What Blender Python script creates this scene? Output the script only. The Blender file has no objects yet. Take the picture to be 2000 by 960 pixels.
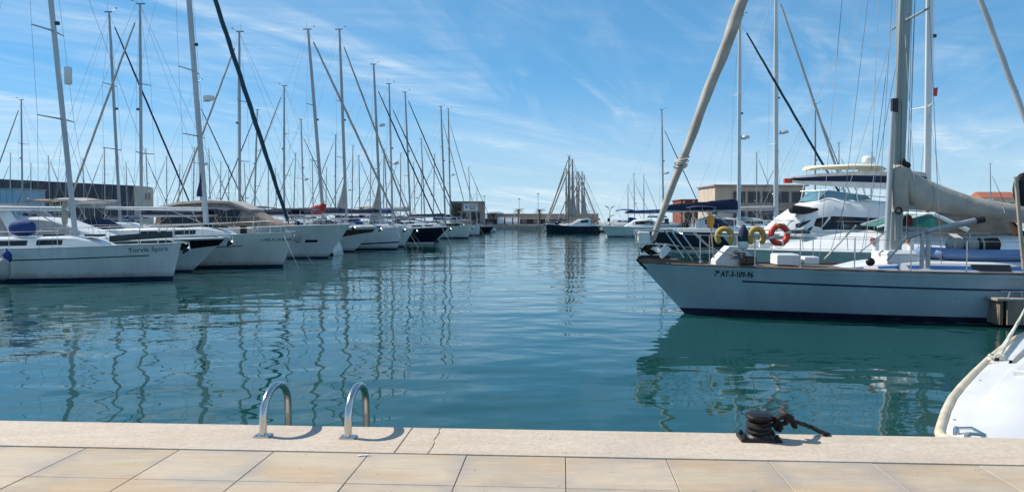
import bpy, bmesh, math, random
from mathutils import Vector, Matrix

# ------------------------------------------------------------------ camera, sky, sun, exposure
sc = bpy.context.scene
RNG = random.Random(11)
FPX = 1540.0                    # focal length in pixels of a 2000 px wide picture
CAMH = 2.15                     # eye above the water
QTOP = 0.62                     # quay top above the water
PITCH = math.atan(50.0 / FPX)
QA = math.radians(3.72)         # the quay edge is turned by this against the view

cam_d = bpy.data.cameras.new('camera')
cam = bpy.data.objects.new('camera', cam_d)
sc.collection.objects.link(cam)
cam_d.sensor_width = 36.0
cam_d.lens = 36.0 * FPX / 2000.0
cam_d.clip_start = 0.05
cam_d.clip_end = 9000.0
cam.location = (0, 0, CAMH)
cam.rotation_euler = (math.pi / 2 - PITCH, 0, 0)
sc.camera = cam

SUN_EL = math.radians(42.0)
SUN_H = Vector((-0.925, 0.38, 0)).normalized()      # horizontal direction towards the sun
world = bpy.data.worlds.new('World'); sc.world = world
world.use_nodes = True
nt = world.node_tree; nt.nodes.clear()
def wn(t, **k):
    n = nt.nodes.new(t)
    for a, b in k.items(): setattr(n, a, b)
    return n
sky = wn('ShaderNodeTexSky', sky_type='NISHITA', sun_disc=False, sun_elevation=SUN_EL,
         sun_rotation=math.atan2(SUN_H.x, SUN_H.y), altitude=0.0, air_density=0.55, dust_density=0.0, ozone_density=6.0)
# grade the clear sky: softer fall-off towards the horizon, a clean Mediterranean blue
def wcol(op, a, col):
    n = wn('ShaderNodeMixRGB', blend_type=op); n.inputs['Fac'].default_value = 1.0
    nt.links.new(a, n.inputs['Color1']); n.inputs['Color2'].default_value = tuple(col) + (1,); return n.outputs[0]
gm = wn('ShaderNodeGamma'); gm.inputs['Gamma'].default_value = 0.52
nt.links.new(wcol('MULTIPLY', sky.outputs[0], (0.1, 0.1, 0.1)), gm.inputs['Color'])
clear = wcol('MULTIPLY', gm.outputs[0], (4.5, 8.9, 11.1))
tc = wn('ShaderNodeTexCoord')
sep = wn('ShaderNodeSeparateXYZ'); nt.links.new(tc.outputs['Generated'], sep.inputs[0])
def wmath(op, a, b=None, clamp=False):
    n = wn('ShaderNodeMath', operation=op, use_clamp=clamp)
    for i, x in enumerate((a, b)):
        if x is None: continue
        if isinstance(x, (int, float)): n.inputs[i].default_value = x
        else: nt.links.new(x, n.inputs[i])
    return n.outputs[0]
zz = wmath('ADD', wmath('MAXIMUM', sep.outputs['Z'], 0.0), 0.06)
cu = wmath('DIVIDE', sep.outputs['X'], zz); cv = wmath('DIVIDE', sep.outputs['Y'], zz)
comb = wn('ShaderNodeCombineXYZ'); nt.links.new(cu, comb.inputs[0]); nt.links.new(cv, comb.inputs[1])
def cirrus(rot, sx, sy, scale, lo, hi, dist=0.6):
    mp = wn('ShaderNodeMapping', vector_type='TEXTURE'); mp.inputs['Rotation'].default_value = (0, 0, math.radians(rot))
    mp.inputs['Scale'].default_value = (1 / sx, 1 / sy, 1)
    nt.links.new(comb.outputs[0], mp.inputs['Vector'])
    nz = wn('ShaderNodeTexNoise'); nz.inputs['Scale'].default_value = scale; nz.inputs['Detail'].default_value = 9
    nz.inputs['Roughness'].default_value = 0.53; nz.inputs['Distortion'].default_value = dist
    nt.links.new(mp.outputs[0], nz.inputs['Vector'])
    mr = wn('ShaderNodeMapRange', clamp=True); mr.inputs['From Min'].default_value = lo; mr.inputs['From Max'].default_value = hi
    nt.links.new(nz.outputs['Fac'], mr.inputs['Value'])
    return mr.outputs[0]
c1 = cirrus(54, 0.22, 1.0, 0.85, 0.45, 0.72, 1.0)       # long feathered bands running away from the quay
c2 = cirrus(72, 0.35, 1.2, 1.4, 0.48, 0.78, 1.8)        # crossing wisps
c3 = cirrus(8, 0.4, 1.6, 4.0, 0.42, 0.72, 0.8)          # fine combed texture
big = cirrus(40, 0.6, 0.9, 0.30, 0.42, 0.60, 0.6)
cm = wmath('ADD', wmath('MULTIPLY', c1, 1.15), wmath('MULTIPLY', c2, 0.7))
cm = wmath('MULTIPLY', cm, wmath('ADD', wmath('MULTIPLY', c3, 0.7), 0.55))
cm = wmath('MULTIPLY', cm, wmath('ADD', wmath('MULTIPLY', big, 0.8), 0.2), True)
cm = wmath('MULTIPLY', wmath('MINIMUM', cm, 0.75), 0.98)
hz = wn('ShaderNodeMapRange', clamp=True, interpolation_type='SMOOTHSTEP'); nt.links.new(sep.outputs['Z'], hz.inputs['Value'])
hz.inputs['From Min'].default_value = -0.02; hz.inputs['From Max'].default_value = 0.19; hz.inputs['To Min'].default_value = 0.85; hz.inputs['To Max'].default_value = 0.0
mixh = wn('ShaderNodeMixRGB'); mixh.inputs['Color2'].default_value = (5.6, 7.2, 8.2, 1); nt.links.new(hz.outputs[0], mixh.inputs['Fac']); nt.links.new(clear, mixh.inputs['Color1'])
mixc = wn('ShaderNodeMixRGB'); mixc.inputs['Color2'].default_value = (8.0, 9.2, 10.0, 1)
nt.links.new(cm, mixc.inputs['Fac']); nt.links.new(mixh.outputs[0], mixc.inputs['Color1'])
bg = wn('ShaderNodeBackground'); bg.inputs['Strength'].default_value = 0.09
nt.links.new(mixc.outputs[0], bg.inputs['Color'])
wo = wn('ShaderNodeOutputWorld'); nt.links.new(bg.outputs[0], wo.inputs['Surface'])

sun_d = bpy.data.lights.new('sun', 'SUN'); sun_d.energy = 5.0; sun_d.angle = math.radians(0.53); sun_d.color = (1.0, 0.93, 0.83)
sun = bpy.data.objects.new('sun', sun_d); sc.collection.objects.link(sun)
sdir = Vector((SUN_H.x * math.cos(SUN_EL), SUN_H.y * math.cos(SUN_EL), math.sin(SUN_EL)))
sun.rotation_euler = sdir.to_track_quat('Z', 'Y').to_euler()
sun.location = (-30, 10, 40)

vs = sc.view_settings
vs.view_transform = 'Standard'; vs.look = 'None'; vs.exposure = 0.2; vs.gamma = 1.0; vs.use_curve_mapping = False
sc.render.engine = 'CYCLES'
sc.cycles.use_denoising = True
sc.cycles.max_bounces = 6; sc.cycles.diffuse_bounces = 2; sc.cycles.glossy_bounces = 3; sc.cycles.transmission_bounces = 3
sc.cycles.caustics_reflective = False; sc.cycles.caustics_refractive = False
sc.cycles.sample_clamp_indirect = 6.0

# ------------------------------------------------------------------ pixel helpers
_cp, _sp = math.cos(PITCH), math.sin(PITCH)
CAMP = Vector((0, 0, CAMH))
def ray(px, py):
    a = (px - 1000.0) / FPX; b = (480.0 - py) / FPX
    return Vector((a, _cp + b * _sp, -_sp + b * _cp))
def at(px, py, Y):
    d = ray(px, py); return CAMP + d * (Y / d.y)
def onz(px, py, z):
    d = ray(px, py); return CAMP + d * ((z - CAMH) / d.z)
def zheight(py, Y): return at(1000, py, Y).z
def Q(u, v, z=0.0):
    return Vector((u * math.cos(QA) + v * math.sin(QA), -u * math.sin(QA) + v * math.cos(QA), z))
def toQ(p):
    return (p.x * math.cos(QA) - p.y * math.sin(QA), p.x * math.sin(QA) + p.y * math.cos(QA))

# ------------------------------------------------------------------ materials
MATS = {}
def mat(name, col, rough=0.5, metal=0.0, var=0.08, scale=2.0, bump=0.0, bscale=30.0, stretch=(1, 1, 1), spec=None, coat=0.0, trans=0.0, col2=None, lo=0.35, hi=0.65, detail=4):
    m = bpy.data.materials.new(name); m.use_nodes = True
    t = m.node_tree; p = t.nodes['Principled BSDF']
    p.inputs['Roughness'].default_value = rough; p.inputs['Metallic'].default_value = metal
    if spec is not None: p.inputs['Specular IOR Level'].default_value = spec
    if coat: p.inputs['Coat Weight'].default_value = coat; p.inputs['Coat Roughness'].default_value = 0.08
    if trans: p.inputs['Transmission Weight'].default_value = trans
    tcn = t.nodes.new('ShaderNodeTexCoord')
    mp = t.nodes.new('ShaderNodeMapping'); mp.inputs['Scale'].default_value = stretch
    t.links.new(tcn.outputs['Object'], mp.inputs['Vector'])
    nz = t.nodes.new('ShaderNodeTexNoise'); nz.inputs['Scale'].default_value = scale; nz.inputs['Detail'].default_value = detail
    t.links.new(mp.outputs[0], nz.inputs['Vector'])
    mr = t.nodes.new('ShaderNodeMapRange'); mr.inputs['From Min'].default_value = lo; mr.inputs['From Max'].default_value = hi
    t.links.new(nz.outputs['Fac'], mr.inputs['Value'])
    mx = t.nodes.new('ShaderNodeMixRGB')
    if col2 is None:
        mx.inputs['Color1'].default_value = tuple(max(0, c * (1 - var)) for c in col) + (1,)
        mx.inputs['Color2'].default_value = tuple(min(1, c * (1 + var)) for c in col) + (1,)
    else:
        mx.inputs['Color1'].default_value = tuple(col) + (1,); mx.inputs['Color2'].default_value = tuple(col2) + (1,)
    t.links.new(mr.outputs[0], mx.inputs['Fac'])
    t.links.new(mx.outputs[0], p.inputs['Base Color'])
    r2 = t.nodes.new('ShaderNodeMapRange'); r2.inputs['To Min'].default_value = max(0.01, rough * 0.75); r2.inputs['To Max'].default_value = min(1, rough * 1.3)
    t.links.new(nz.outputs['Fac'], r2.inputs['Value']); t.links.new(r2.outputs[0], p.inputs['Roughness'])
    if bump:
        n2 = t.nodes.new('ShaderNodeTexNoise'); n2.inputs['Scale'].default_value = bscale; n2.inputs['Detail'].default_value = 5
        t.links.new(mp.outputs[0], n2.inputs['Vector'])
        b = t.nodes.new('ShaderNodeBump'); b.inputs['Strength'].default_value = 1.0; b.inputs['Distance'].default_value = bump
        t.links.new(n2.outputs['Fac'], b.inputs['Height']); t.links.new(b.outputs[0], p.inputs['Normal'])
    MATS[name] = m
    return m

mat('gelcoat', (0.72, 0.73, 0.72), 0.28, var=0.06, scale=1.2, stretch=(1, 1, 0.35))
mat('gelcoat_grey', (0.58, 0.61, 0.63), 0.28, var=0.07, scale=1.2, stretch=(1, 1, 0.35))
mat('runabout_white', (0.70, 0.69, 0.67), 0.32, var=0.04, scale=2, bump=0.0006, bscale=160)
mat('hull_pale_blue', (0.40, 0.47, 0.53), 0.26, var=0.10, scale=0.9, stretch=(1, 1, 0.3))
mat('navy_gloss', (0.010, 0.014, 0.035), 0.18, var=0.2, scale=1.5)
mat('black_gloss', (0.012, 0.012, 0.015), 0.2, var=0.2)
mat('antifoul', (0.012, 0.017, 0.04), 0.6, var=0.4, scale=3)
mat('stripe_navy', (0.012, 0.03, 0.09), 0.35, var=0.2)
mat('stripe_blue', (0.04, 0.13, 0.36), 0.35, var=0.15)
mat('brown_band', (0.09, 0.055, 0.04), 0.3, var=0.25)
mat('teak', (0.145, 0.105, 0.078), 0.65, var=0.3, scale=4, stretch=(0.5, 8, 1), bump=0.002)
mat('deck', (0.62, 0.61, 0.57), 0.55, var=0.1, scale=3, bump=0.001, bscale=120)
mat('glass_dark', (0.012, 0.015, 0.02), 0.06, var=0.3, scale=1)
mat('glass_green', (0.03, 0.17, 0.13), 0.06, var=0.3, scale=1.2)
mat('glass_blue', (0.10, 0.22, 0.26), 0.08, var=0.25, scale=1.2)
mat('alu', (0.36, 0.37, 0.38), 0.42, 0.35, var=0.10, scale=2, stretch=(1, 1, 0.2))
mat('alu_pale', (0.43, 0.45, 0.47), 0.4, 0.3, var=0.10, scale=2, stretch=(1, 1, 0.2))
mat('alu_green', (0.30, 0.36, 0.35), 0.42, 0.2, var=0.14, scale=1.4, stretch=(1, 1, 0.2))
mat('mast_white', (0.66, 0.67, 0.66), 0.35, 0, var=0.08, scale=2, stretch=(1, 1, 0.2))
mat('mast_wood', (0.20, 0.14, 0.10), 0.45, 0, var=0.2, scale=3, stretch=(1, 1, 0.15))
mat('steel', (0.60, 0.59, 0.57), 0.2, 1.0, var=0.05, scale=6, bump=0.0004, bscale=60)
mat('wire', (0.22, 0.23, 0.25), 0.4, 0.6, var=0.1)
mat('rope_wire', (0.10, 0.11, 0.13), 0.7, var=0.2)
mat('canvas_navy', (0.012, 0.022, 0.06), 0.85, var=0.35, scale=4, bump=0.012, bscale=6)
mat('canvas_blue', (0.016, 0.045, 0.19), 0.85, var=0.3, scale=4, bump=0.012, bscale=6)
mat('canvas_teal', (0.008, 0.05, 0.075), 0.8, var=0.3, scale=4, bump=0.008, bscale=8)
mat('canvas_red', (0.33, 0.025, 0.02), 0.85, var=0.3, scale=4, bump=0.015, bscale=6)
mat('canvas_maroon', (0.10, 0.018, 0.02), 0.85, var=0.3, scale=4, bump=0.012, bscale=6)
mat('canvas_beige', (0.40, 0.365, 0.315), 0.9, var=0.16, scale=2.2, bump=0.028, bscale=2.6)
mat('canvas_cream', (0.78, 0.70, 0.50), 0.85, var=0.08, scale=2, bump=0.01, bscale=4)
mat('canvas_grey', (0.35, 0.34, 0.33), 0.9, var=0.15, scale=3, bump=0.012, bscale=6)
mat('canvas_black', (0.015, 0.014, 0.017), 0.8, var=0.3, scale=4, bump=0.012, bscale=6)
mat('canvas_tan', (0.28, 0.20, 0.145), 0.85, var=0.2, scale=3, bump=0.01, bscale=6)
mat('canvas_orange', (0.36, 0.13, 0.06), 0.85, var=0.25, scale=3, bump=0.01, bscale=6)
mat('plastic_white', (0.74, 0.75, 0.74), 0.4, var=0.05)
mat('plastic_black', (0.016, 0.016, 0.018), 0.5, var=0.2)
mat('plastic_blue', (0.02, 0.06, 0.25), 0.4, var=0.15)
mat('ring_yellow', (0.50, 0.31, 0.06), 0.65, var=0.15, scale=6)
mat('ring_red', (0.62, 0.055, 0.03), 0.5, var=0.12, scale=6)
mat('orange', (0.78, 0.30, 0.03), 0.5, var=0.1)
mat('cast_iron', (0.012, 0.012, 0.014), 0.42, 0.3, col2=(0.045, 0.026, 0.018), lo=0.52, hi=0.72, scale=16, bump=0.004, bscale=40)
mat('rope_black', (0.010, 0.010, 0.011), 0.85, var=0.4, scale=40, bump=0.004, bscale=90)
mat('rope_white', (0.55, 0.52, 0.45), 0.85, var=0.2, scale=40, bump=0.004, bscale=90)
mat('rubber_beige', (0.58, 0.50, 0.37), 0.6, var=0.12, scale=4, bump=0.001)
mat('tube_blue', (0.15, 0.24, 0.43), 0.5, var=0.1)
mat('wood_grey', (0.22, 0.16, 0.12), 0.8, var=0.35, scale=5, stretch=(1, 1, 0.12), bump=0.006, bscale=18)
mat('wood_pale', (0.36, 0.31, 0.26), 0.8, var=0.25, scale=5, stretch=(1, 1, 0.12), bump=0.004, bscale=18)
mat('plank_dark', (0.045, 0.055, 0.05), 0.7, var=0.3, scale=4)
mat('concrete', (0.36, 0.33, 0.29), 0.9, var=0.2, scale=1.2, bump=0.01, bscale=20)
mat('quay_wall', (0.22, 0.20, 0.17), 0.9, var=0.35, scale=1.5, bump=0.02, bscale=9)
mat('joint', (0.26, 0.215, 0.175), 0.95, var=0.3, scale=12)
mat('paint_white', (0.75, 0.75, 0.73), 0.7, var=0.1)
mat('panel_dark', (0.042, 0.050, 0.066), 0.55, var=0.2, scale=0.4)
mat('panel_pale', (0.45, 0.43, 0.38), 0.7, var=0.1, scale=0.5)
mat('panel_blue', (0.30, 0.46, 0.60), 0.6, var=0.08, scale=0.5)
mat('wall_tan', (0.40, 0.31, 0.25), 0.85, var=0.12, scale=0.6)
mat('wall_taupe', (0.30, 0.245, 0.235), 0.85, var=0.12, scale=0.6)
mat('wall_cream', (0.50, 0.41, 0.33), 0.85, var=0.08, scale=0.6)
mat('wall_red', (0.20, 0.05, 0.038), 0.85, var=0.15, scale=0.6)
mat('roof_red', (0.38, 0.13, 0.08), 0.85, var=0.2, scale=2)
mat('leaf', (0.045, 0.085, 0.022), 0.6, var=0.5, scale=1.5)
mat('leaf_palm', (0.06, 0.09, 0.03), 0.6, var=0.4, scale=2)
mat('bark', (0.16, 0.115, 0.08), 0.9, var=0.3, scale=6)
mat('hill', (0.15, 0.20, 0.27), 1.0, var=0.12, scale=0.004)  # air haze of the distance is painted into this blue-grey, no volume
mat('flag_red', (0.55, 0.05, 0.04), 0.8, var=0.1)
mat('pane_pale', (0.30, 0.33, 0.34), 0.15, var=0.2)
mat('asphalt', (0.10, 0.10, 0.10), 0.9, var=0.15)

def weathered(name, base, rough):
    m = MATS[name]; t = m.node_tree; p = t.nodes['Principled BSDF']; N = lambda k: t.nodes.new(k)
    src = p.inputs['Base Color'].links[0].from_socket
    tcn = N('ShaderNodeTexCoord'); sp = N('ShaderNodeSeparateXYZ'); t.links.new(tcn.outputs['Object'], sp.inputs[0])
    mp = N('ShaderNodeMapping'); mp.inputs['Scale'].default_value = (6, 6, 0.5); t.links.new(tcn.outputs['Object'], mp.inputs['Vector'])
    oi = N('ShaderNodeObjectInfo'); ad = N('ShaderNodeVectorMath'); ad.operation = 'ADD'; t.links.new(mp.outputs[0], ad.inputs[0]); t.links.new(oi.outputs['Location'], ad.inputs[1])
    n1 = N('ShaderNodeTexNoise'); n1.inputs['Scale'].default_value = 1.0; n1.inputs['Detail'].default_value = 5; t.links.new(ad.outputs[0], n1.inputs['Vector'])
    r1 = N('ShaderNodeMapRange'); r1.inputs['From Min'].default_value = 0.52; r1.inputs['From Max'].default_value = 0.78; r1.inputs['To Max'].default_value = 0.24; t.links.new(n1.outputs['Fac'], r1.inputs['Value'])
    a = N('ShaderNodeMixRGB'); t.links.new(r1.outputs[0], a.inputs[0]); t.links.new(src, a.inputs[1]); a.inputs[2].default_value = tuple(c * k for c, k in zip(base, (0.62, 0.58, 0.50))) + (1,)
    n2 = N('ShaderNodeTexNoise'); n2.inputs['Scale'].default_value = 3.0; n2.inputs['Detail'].default_value = 4; t.links.new(tcn.outputs['Object'], n2.inputs['Vector'])
    z2 = N('ShaderNodeMath'); z2.operation = 'MULTIPLY_ADD'; t.links.new(n2.outputs['Fac'], z2.inputs[0]); z2.inputs[1].default_value = -0.30; t.links.new(sp.outputs['Z'], z2.inputs[2])
    r2 = N('ShaderNodeMapRange'); r2.inputs['From Min'].default_value = 0.0; r2.inputs['From Max'].default_value = 0.18; r2.inputs['To Min'].default_value = 0.55; r2.inputs['To Max'].default_value = 0.0; t.links.new(z2.outputs[0], r2.inputs['Value'])
    b = N('ShaderNodeMixRGB'); t.links.new(r2.outputs[0], b.inputs[0]); t.links.new(a.outputs[0], b.inputs[1]); b.inputs[2].default_value = (0.22, 0.20, 0.12, 1)
    t.links.new(b.outputs[0], p.inputs['Base Color'])
for k_, c_ in (('hull_white', (0.72, 0.73, 0.72)), ('hull_cream', (0.70, 0.69, 0.65)), ('gelcoat_grey', (0.58, 0.61, 0.63)), ):
    if k_ not in MATS: mat(k_, c_, 0.26, var=0.06, scale=1.2, stretch=(1, 1, 0.35))
    weathered(k_, c_, 0.26)

def stone(name, base, warm, grey, speck, tile):
    m = bpy.data.materials.new(name); m.use_nodes = True
    t = m.node_tree; p = t.nodes['Principled BSDF']; p.inputs['Roughness'].default_value = 0.8
    N = lambda k: t.nodes.new(k)
    tcn = N('ShaderNodeTexCoord'); oi = N('ShaderNodeObjectInfo'); geo = N('ShaderNodeNewGeometry')
    def noise(scale, detail, vec, rough=0.55, stretch=None):
        n = N('ShaderNodeTexNoise'); n.inputs['Scale'].default_value = scale; n.inputs['Detail'].default_value = detail; n.inputs['Roughness'].default_value = rough
        if stretch:
            mp = N('ShaderNodeMapping'); mp.inputs['Scale'].default_value = stretch; t.links.new(vec, mp.inputs['Vector']); vec = mp.outputs[0]
        t.links.new(vec, n.inputs['Vector']); return n.outputs['Fac']
    def rng(x, a, b, c=0, d=1):
        n = N('ShaderNodeMapRange'); t.links.new(x, n.inputs['Value'])
        for k, q in zip(('From Min', 'From Max', 'To Min', 'To Max'), (a, b, c, d)): n.inputs[k].default_value = q
        return n.outputs[0]
    def mth(op, a, b):
        n = N('ShaderNodeMath'); n.operation = op
        for i, x in enumerate((a, b)):
            if isinstance(x, (int, float)): n.inputs[i].default_value = x
            else: t.links.new(x, n.inputs[i])
        return n.outputs[0]
    def mix(f, a, b):
        n = N('ShaderNodeMixRGB')
        if isinstance(f, (int, float)): n.inputs[0].default_value = f
        else: t.links.new(f, n.inputs[0])
        for i, x in ((1, a), (2, b)):
            if isinstance(x, tuple): n.inputs[i].default_value = x + (1,)
            else: t.links.new(x, n.inputs[i])
        return n.outputs[0]
    pos = geo.outputs['Position']
    c = mix(rng(noise(1.5, 5, pos, stretch=(0.7, 2.2, 1)), 0.46, 0.62), base, warm)
    c = mix(mth('MULTIPLY', rng(noise(1.0, 6, pos, 0.62), 0.50, 0.66), 0.6), c, grey)
    if tile:
        s = N('ShaderNodeSeparateXYZ'); t.links.new(tcn.outputs['Generated'], s.inputs[0])
        ex = mth('MINIMUM', s.outputs['X'], mth('SUBTRACT', 1.0, s.outputs['X']))
        ey = mth('MINIMUM', s.outputs['Y'], mth('SUBTRACT', 1.0, s.outputs['Y']))
        e = rng(mth('MINIMUM', ex, ey), 0.0, 0.22, 1, 0)
        c = mix(mth('MULTIPLY', mth('MULTIPLY', e, rng(noise(2.0, 5, pos), 0.42, 0.60)), 0.9), c, grey)
    fine = noise(7.0, 6, pos, 0.65, (0.5, 2.6, 1))
    c = mix(mth('MULTIPLY', rng(fine, 0.50, 0.70), 0.35), c, tuple(x * 0.68 for x in base))
    c = mix(mth('MULTIPLY', rng(fine, 0.47, 0.30), 0.25), c, tuple(min(1, x * 1.22) for x in base))
    n = N('ShaderNodeBrightContrast'); t.links.new(c, n.inputs[0]); t.links.new(rng(oi.outputs['Random'], 0, 1, -0.035, 0.03), n.inputs['Bright']); c = n.outputs[0]
    sp = noise(75 if tile else 38, 4, pos, 0.75)
    c = mix(mth('MULTIPLY', rng(sp, 0.35, 0.62, 1, 0), speck), c, tuple(x * 0.55 for x in base))
    pit = noise(24, 2, pos, 0.5)
    c = mix(mth('MULTIPLY', rng(pit, 0.735, 0.76), 0.75), c, tuple(x * 0.25 for x in base))
    t.links.new(c, p.inputs['Base Color'])
    b = N('ShaderNodeBump'); b.inputs['Distance'].default_value = 0.004 if not tile else 0.002; b.inputs['Strength'].default_value = 1
    t.links.new(sp, b.inputs['Height']); t.links.new(b.outputs[0], p.inputs['Normal'])
    MATS[name] = m
stone('tile_stone', (0.53, 0.432, 0.318), (0.50, 0.365, 0.235), (0.36, 0.315, 0.275), 0.22, True)
stone('cap_stone', (0.635, 0.53, 0.422), (0.60, 0.485, 0.37), (0.50, 0.44, 0.38), 0.55, False)

def water_mat():
    m = bpy.data.materials.new('water'); m.use_nodes = True
    t = m.node_tree; p = t.nodes['Principled BSDF']
    p.inputs['Roughness'].default_value = 0.015; p.inputs['IOR'].default_value = 1.333
    tcn = t.nodes.new('ShaderNodeTexCoord')
    def nz(scale, stretch, detail, rot=0.0, rough=0.5, dist=0.0):
        mp = t.nodes.new('ShaderNodeMapping'); mp.inputs['Scale'].default_value = stretch; mp.inputs['Rotation'].default_value = (0, 0, rot)
        t.links.new(tcn.outputs['Object'], mp.inputs['Vector'])
        n = t.nodes.new('ShaderNodeTexNoise'); n.inputs['Scale'].default_value = scale; n.inputs['Detail'].default_value = detail
        n.inputs['Roughness'].default_value = rough; n.inputs['Distortion'].default_value = dist
        t.links.new(mp.outputs[0], n.inputs['Vector']); return n.outputs['Fac']
    def mul(a, b):
        n = t.nodes.new('ShaderNodeMath'); n.operation = 'MULTIPLY'
        for i, x in enumerate((a, b)):
            if isinstance(x, (int, float)): n.inputs[i].default_value = x
            else: t.links.new(x, n.inputs[i])
        return n.outputs[0]
    def add(a, b):
        n = t.nodes.new('ShaderNodeMath'); n.operation = 'ADD'; t.links.new(a, n.inputs[0]); t.links.new(b, n.inputs[1]); return n.outputs[0]
    h = add(add(mul(nz(0.85, (0.75, 1, 1), 1.5, 0.15), 0.038), mul(nz(2.3, (0.7, 1, 1), 1.0, -0.3), 0.0070)), mul(nz(0.22, (0.8, 1, 1), 1, 0.4), 0.07))
    # ripples come in patches, as light air touches the water
    pr = t.nodes.new('ShaderNodeMapRange'); pr.inputs['From Min'].default_value = 0.42; pr.inputs['From Max'].default_value = 0.66
    pr.inputs['To Min'].default_value = 0.0; t.links.new(nz(0.09, (0.5, 1, 1), 3, 0.2), pr.inputs['Value'])
    h = add(h, mul(mul(nz(5.5, (0.6, 1, 1), 2, 0.1), pr.outputs[0]), 0.0040))
    b = t.nodes.new('ShaderNodeBump'); b.inputs['Strength'].default_value = 1.0; b.inputs['Distance'].default_value = 1.0
    t.links.new(h, b.inputs['Height']); t.links.new(b.outputs[0], p.inputs['Normal'])
    mr = t.nodes.new('ShaderNodeMixRGB'); mr.inputs[1].default_value = (0.005, 0.049, 0.046, 1); mr.inputs[2].default_value = (0.009, 0.062, 0.056, 1)
    t.links.new(nz(0.15, (1, 1, 1), 3), mr.inputs[0]); t.links.new(mr.outputs[0], p.inputs['Base Color'])
    MATS['water'] = m
water_mat()

# ------------------------------------------------------------------ mesh helpers
COL = sc.collection
class MB:
    def __init__(self): self.v = []; self.f = []
    def add(self, vs, fs):
        o = len(self.v); self.v += [tuple(x) for x in vs]; self.f += [tuple(i + o for i in f) for f in fs]; return self
    def box(self, c, s, rot=None):
        hx, hy, hz = s[0] / 2, s[1] / 2, s[2] / 2
        vs = [Vector((x * hx, y * hy, z * hz)) for z in (-1, 1) for x, y in ((-1, -1), (1, -1), (1, 1), (-1, 1))]
        if rot is not None: vs = [rot @ q for q in vs]
        c = Vector(c)
        return self.add([q + c for q in vs], [(3, 2, 1, 0), (4, 5, 6, 7), (0, 1, 5, 4), (1, 2, 6, 5), (2, 3, 7, 6), (3, 0, 4, 7)])
    def bbox(self, c, s, b=0.01):
        # box with bevelled top edges
        hx, hy, hz = s[0] / 2, s[1] / 2, s[2] / 2; c = Vector(c)
        rings = [(hx, hy, -hz), (hx, hy, hz - b), (hx - b, hy - b, hz)]
        vs = []
        for x, y, z in rings: vs += [c + Vector((sx * x, sy * y, z)) for sx, sy in ((-1, -1), (1, -1), (1, 1), (-1, 1))]
        fs = [(3, 2, 1, 0), (8, 9, 10, 11)]
        for r in (0, 4):
            for i in range(4): fs.append((r + i, r + (i + 1) % 4, r + 4 + (i + 1) % 4, r + 4 + i))
        return self.add(vs, fs)
    def loft(self, rings, cap=True, closed=True):
        n = len(rings[0]); vs = [p for r in rings for p in r]; fs = []
        for i in range(len(rings) - 1):
            for j in range(n if closed else n - 1):
                k = (j + 1) % n
                fs.append((i * n + j, i * n + k, (i + 1) * n + k, (i + 1) * n + j))
        if cap and closed:
            fs.append(tuple(reversed(range(n)))); fs.append(tuple((len(rings) - 1) * n + j for j in range(n)))
        return self.add(vs, fs)
    def grid(self, rows): return self.loft(rows, cap=False, closed=False)
    def tube(self, pts, r, n=6, closed=False, flat=1.0, twist=None):
        pts = [Vector(p) for p in pts]; m = len(pts)
        rs = r if isinstance(r, (list, tuple)) else [r] * m
        rings = []; up = None
        for i, p in enumerate(pts):
            if closed: d = pts[(i + 1) % m] - pts[i - 1]
            else: d = pts[min(i + 1, m - 1)] - pts[max(i - 1, 0)]
            d = d.normalized() if d.length > 1e-9 else Vector((0, 0, 1))
            if up is None:
                up = Vector((0, 1, 0)) if abs(d.y) < 0.9 else Vector((1, 0, 0))
            up = (up - d * up.dot(d)).normalized()
            sd = d.cross(up)
            ring = []
            for k in range(n):
                a = 2 * math.pi * k / n
                rr = rs[i] * (twist(i, a) if twist else 1.0)
                ring.append(p + up * (math.cos(a) * rr * flat) + sd * (math.sin(a) * rr))
            rings.append(ring)
        if closed:
            rings.append(rings[0]); return self.loft(rings, cap=False)
        return self.loft(rings)
    def lathe(self, prof, n=16, c=(0, 0, 0), axis=None):
        c = Vector(c); rings = []
        for r, z in prof:
            ring = [Vector((math.cos(2 * math.pi * k / n) * r, math.sin(2 * math.pi * k / n) * r, z)) for k in range(n)]
            if axis is not None: ring = [axis @ q for q in ring]
            rings.append([q + c for q in ring])
        return self.loft(rings)
    def ellipsoid(self, c, s, n=10, m=6):
        c = Vector(c); rings = []
        for i in range(m + 1):
            a = -math.pi / 2 + math.pi * i / m; cr = max(math.cos(a), 0.02)
            rings.append([c + Vector((math.cos(2 * math.pi * k / n) * cr * s[0], math.sin(2 * math.pi * k / n) * cr * s[1], math.sin(a) * s[2])) for k in range(n)])
        return self.loft(rings)
    def build(self, name, m, parent=None, angle=38, loc=None):
        me = bpy.data.meshes.new(name); me.from_pydata(self.v, [], self.f)
        bm = bmesh.new(); bm.from_mesh(me); bmesh.ops.recalc_face_normals(bm, faces=bm.faces); bm.to_mesh(me); bm.free()
        if angle:
            me.polygons.foreach_set('use_smooth', [True] * len(me.polygons))
            me.set_sharp_from_angle(angle=math.radians(angle))
        me.materials.append(MATS[m]); me.update()
        return link(name, me, parent, loc)
def link(name, me, parent=None, loc=None):
    o = bpy.data.objects.new(name, me); COL.objects.link(o)
    if parent is not None: o.parent = parent
    if loc is not None: o.location = loc
    return o
def tag(o, label=None, cat=None, group=None, kind=None):
    if label: o['label'] = label
    if cat: o['category'] = cat
    if group: o['group'] = group
    if kind: o['kind'] = kind
    return o
def empty(name, loc, rz=0.0, label=None, cat=None, group=None):
    o = bpy.data.objects.new(name, None); COL.objects.link(o); o.location = loc; o.rotation_euler = (0, 0, rz)
    o.empty_display_size = 0.3
    return tag(o, label, cat, group)
KIDS = {}
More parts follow.
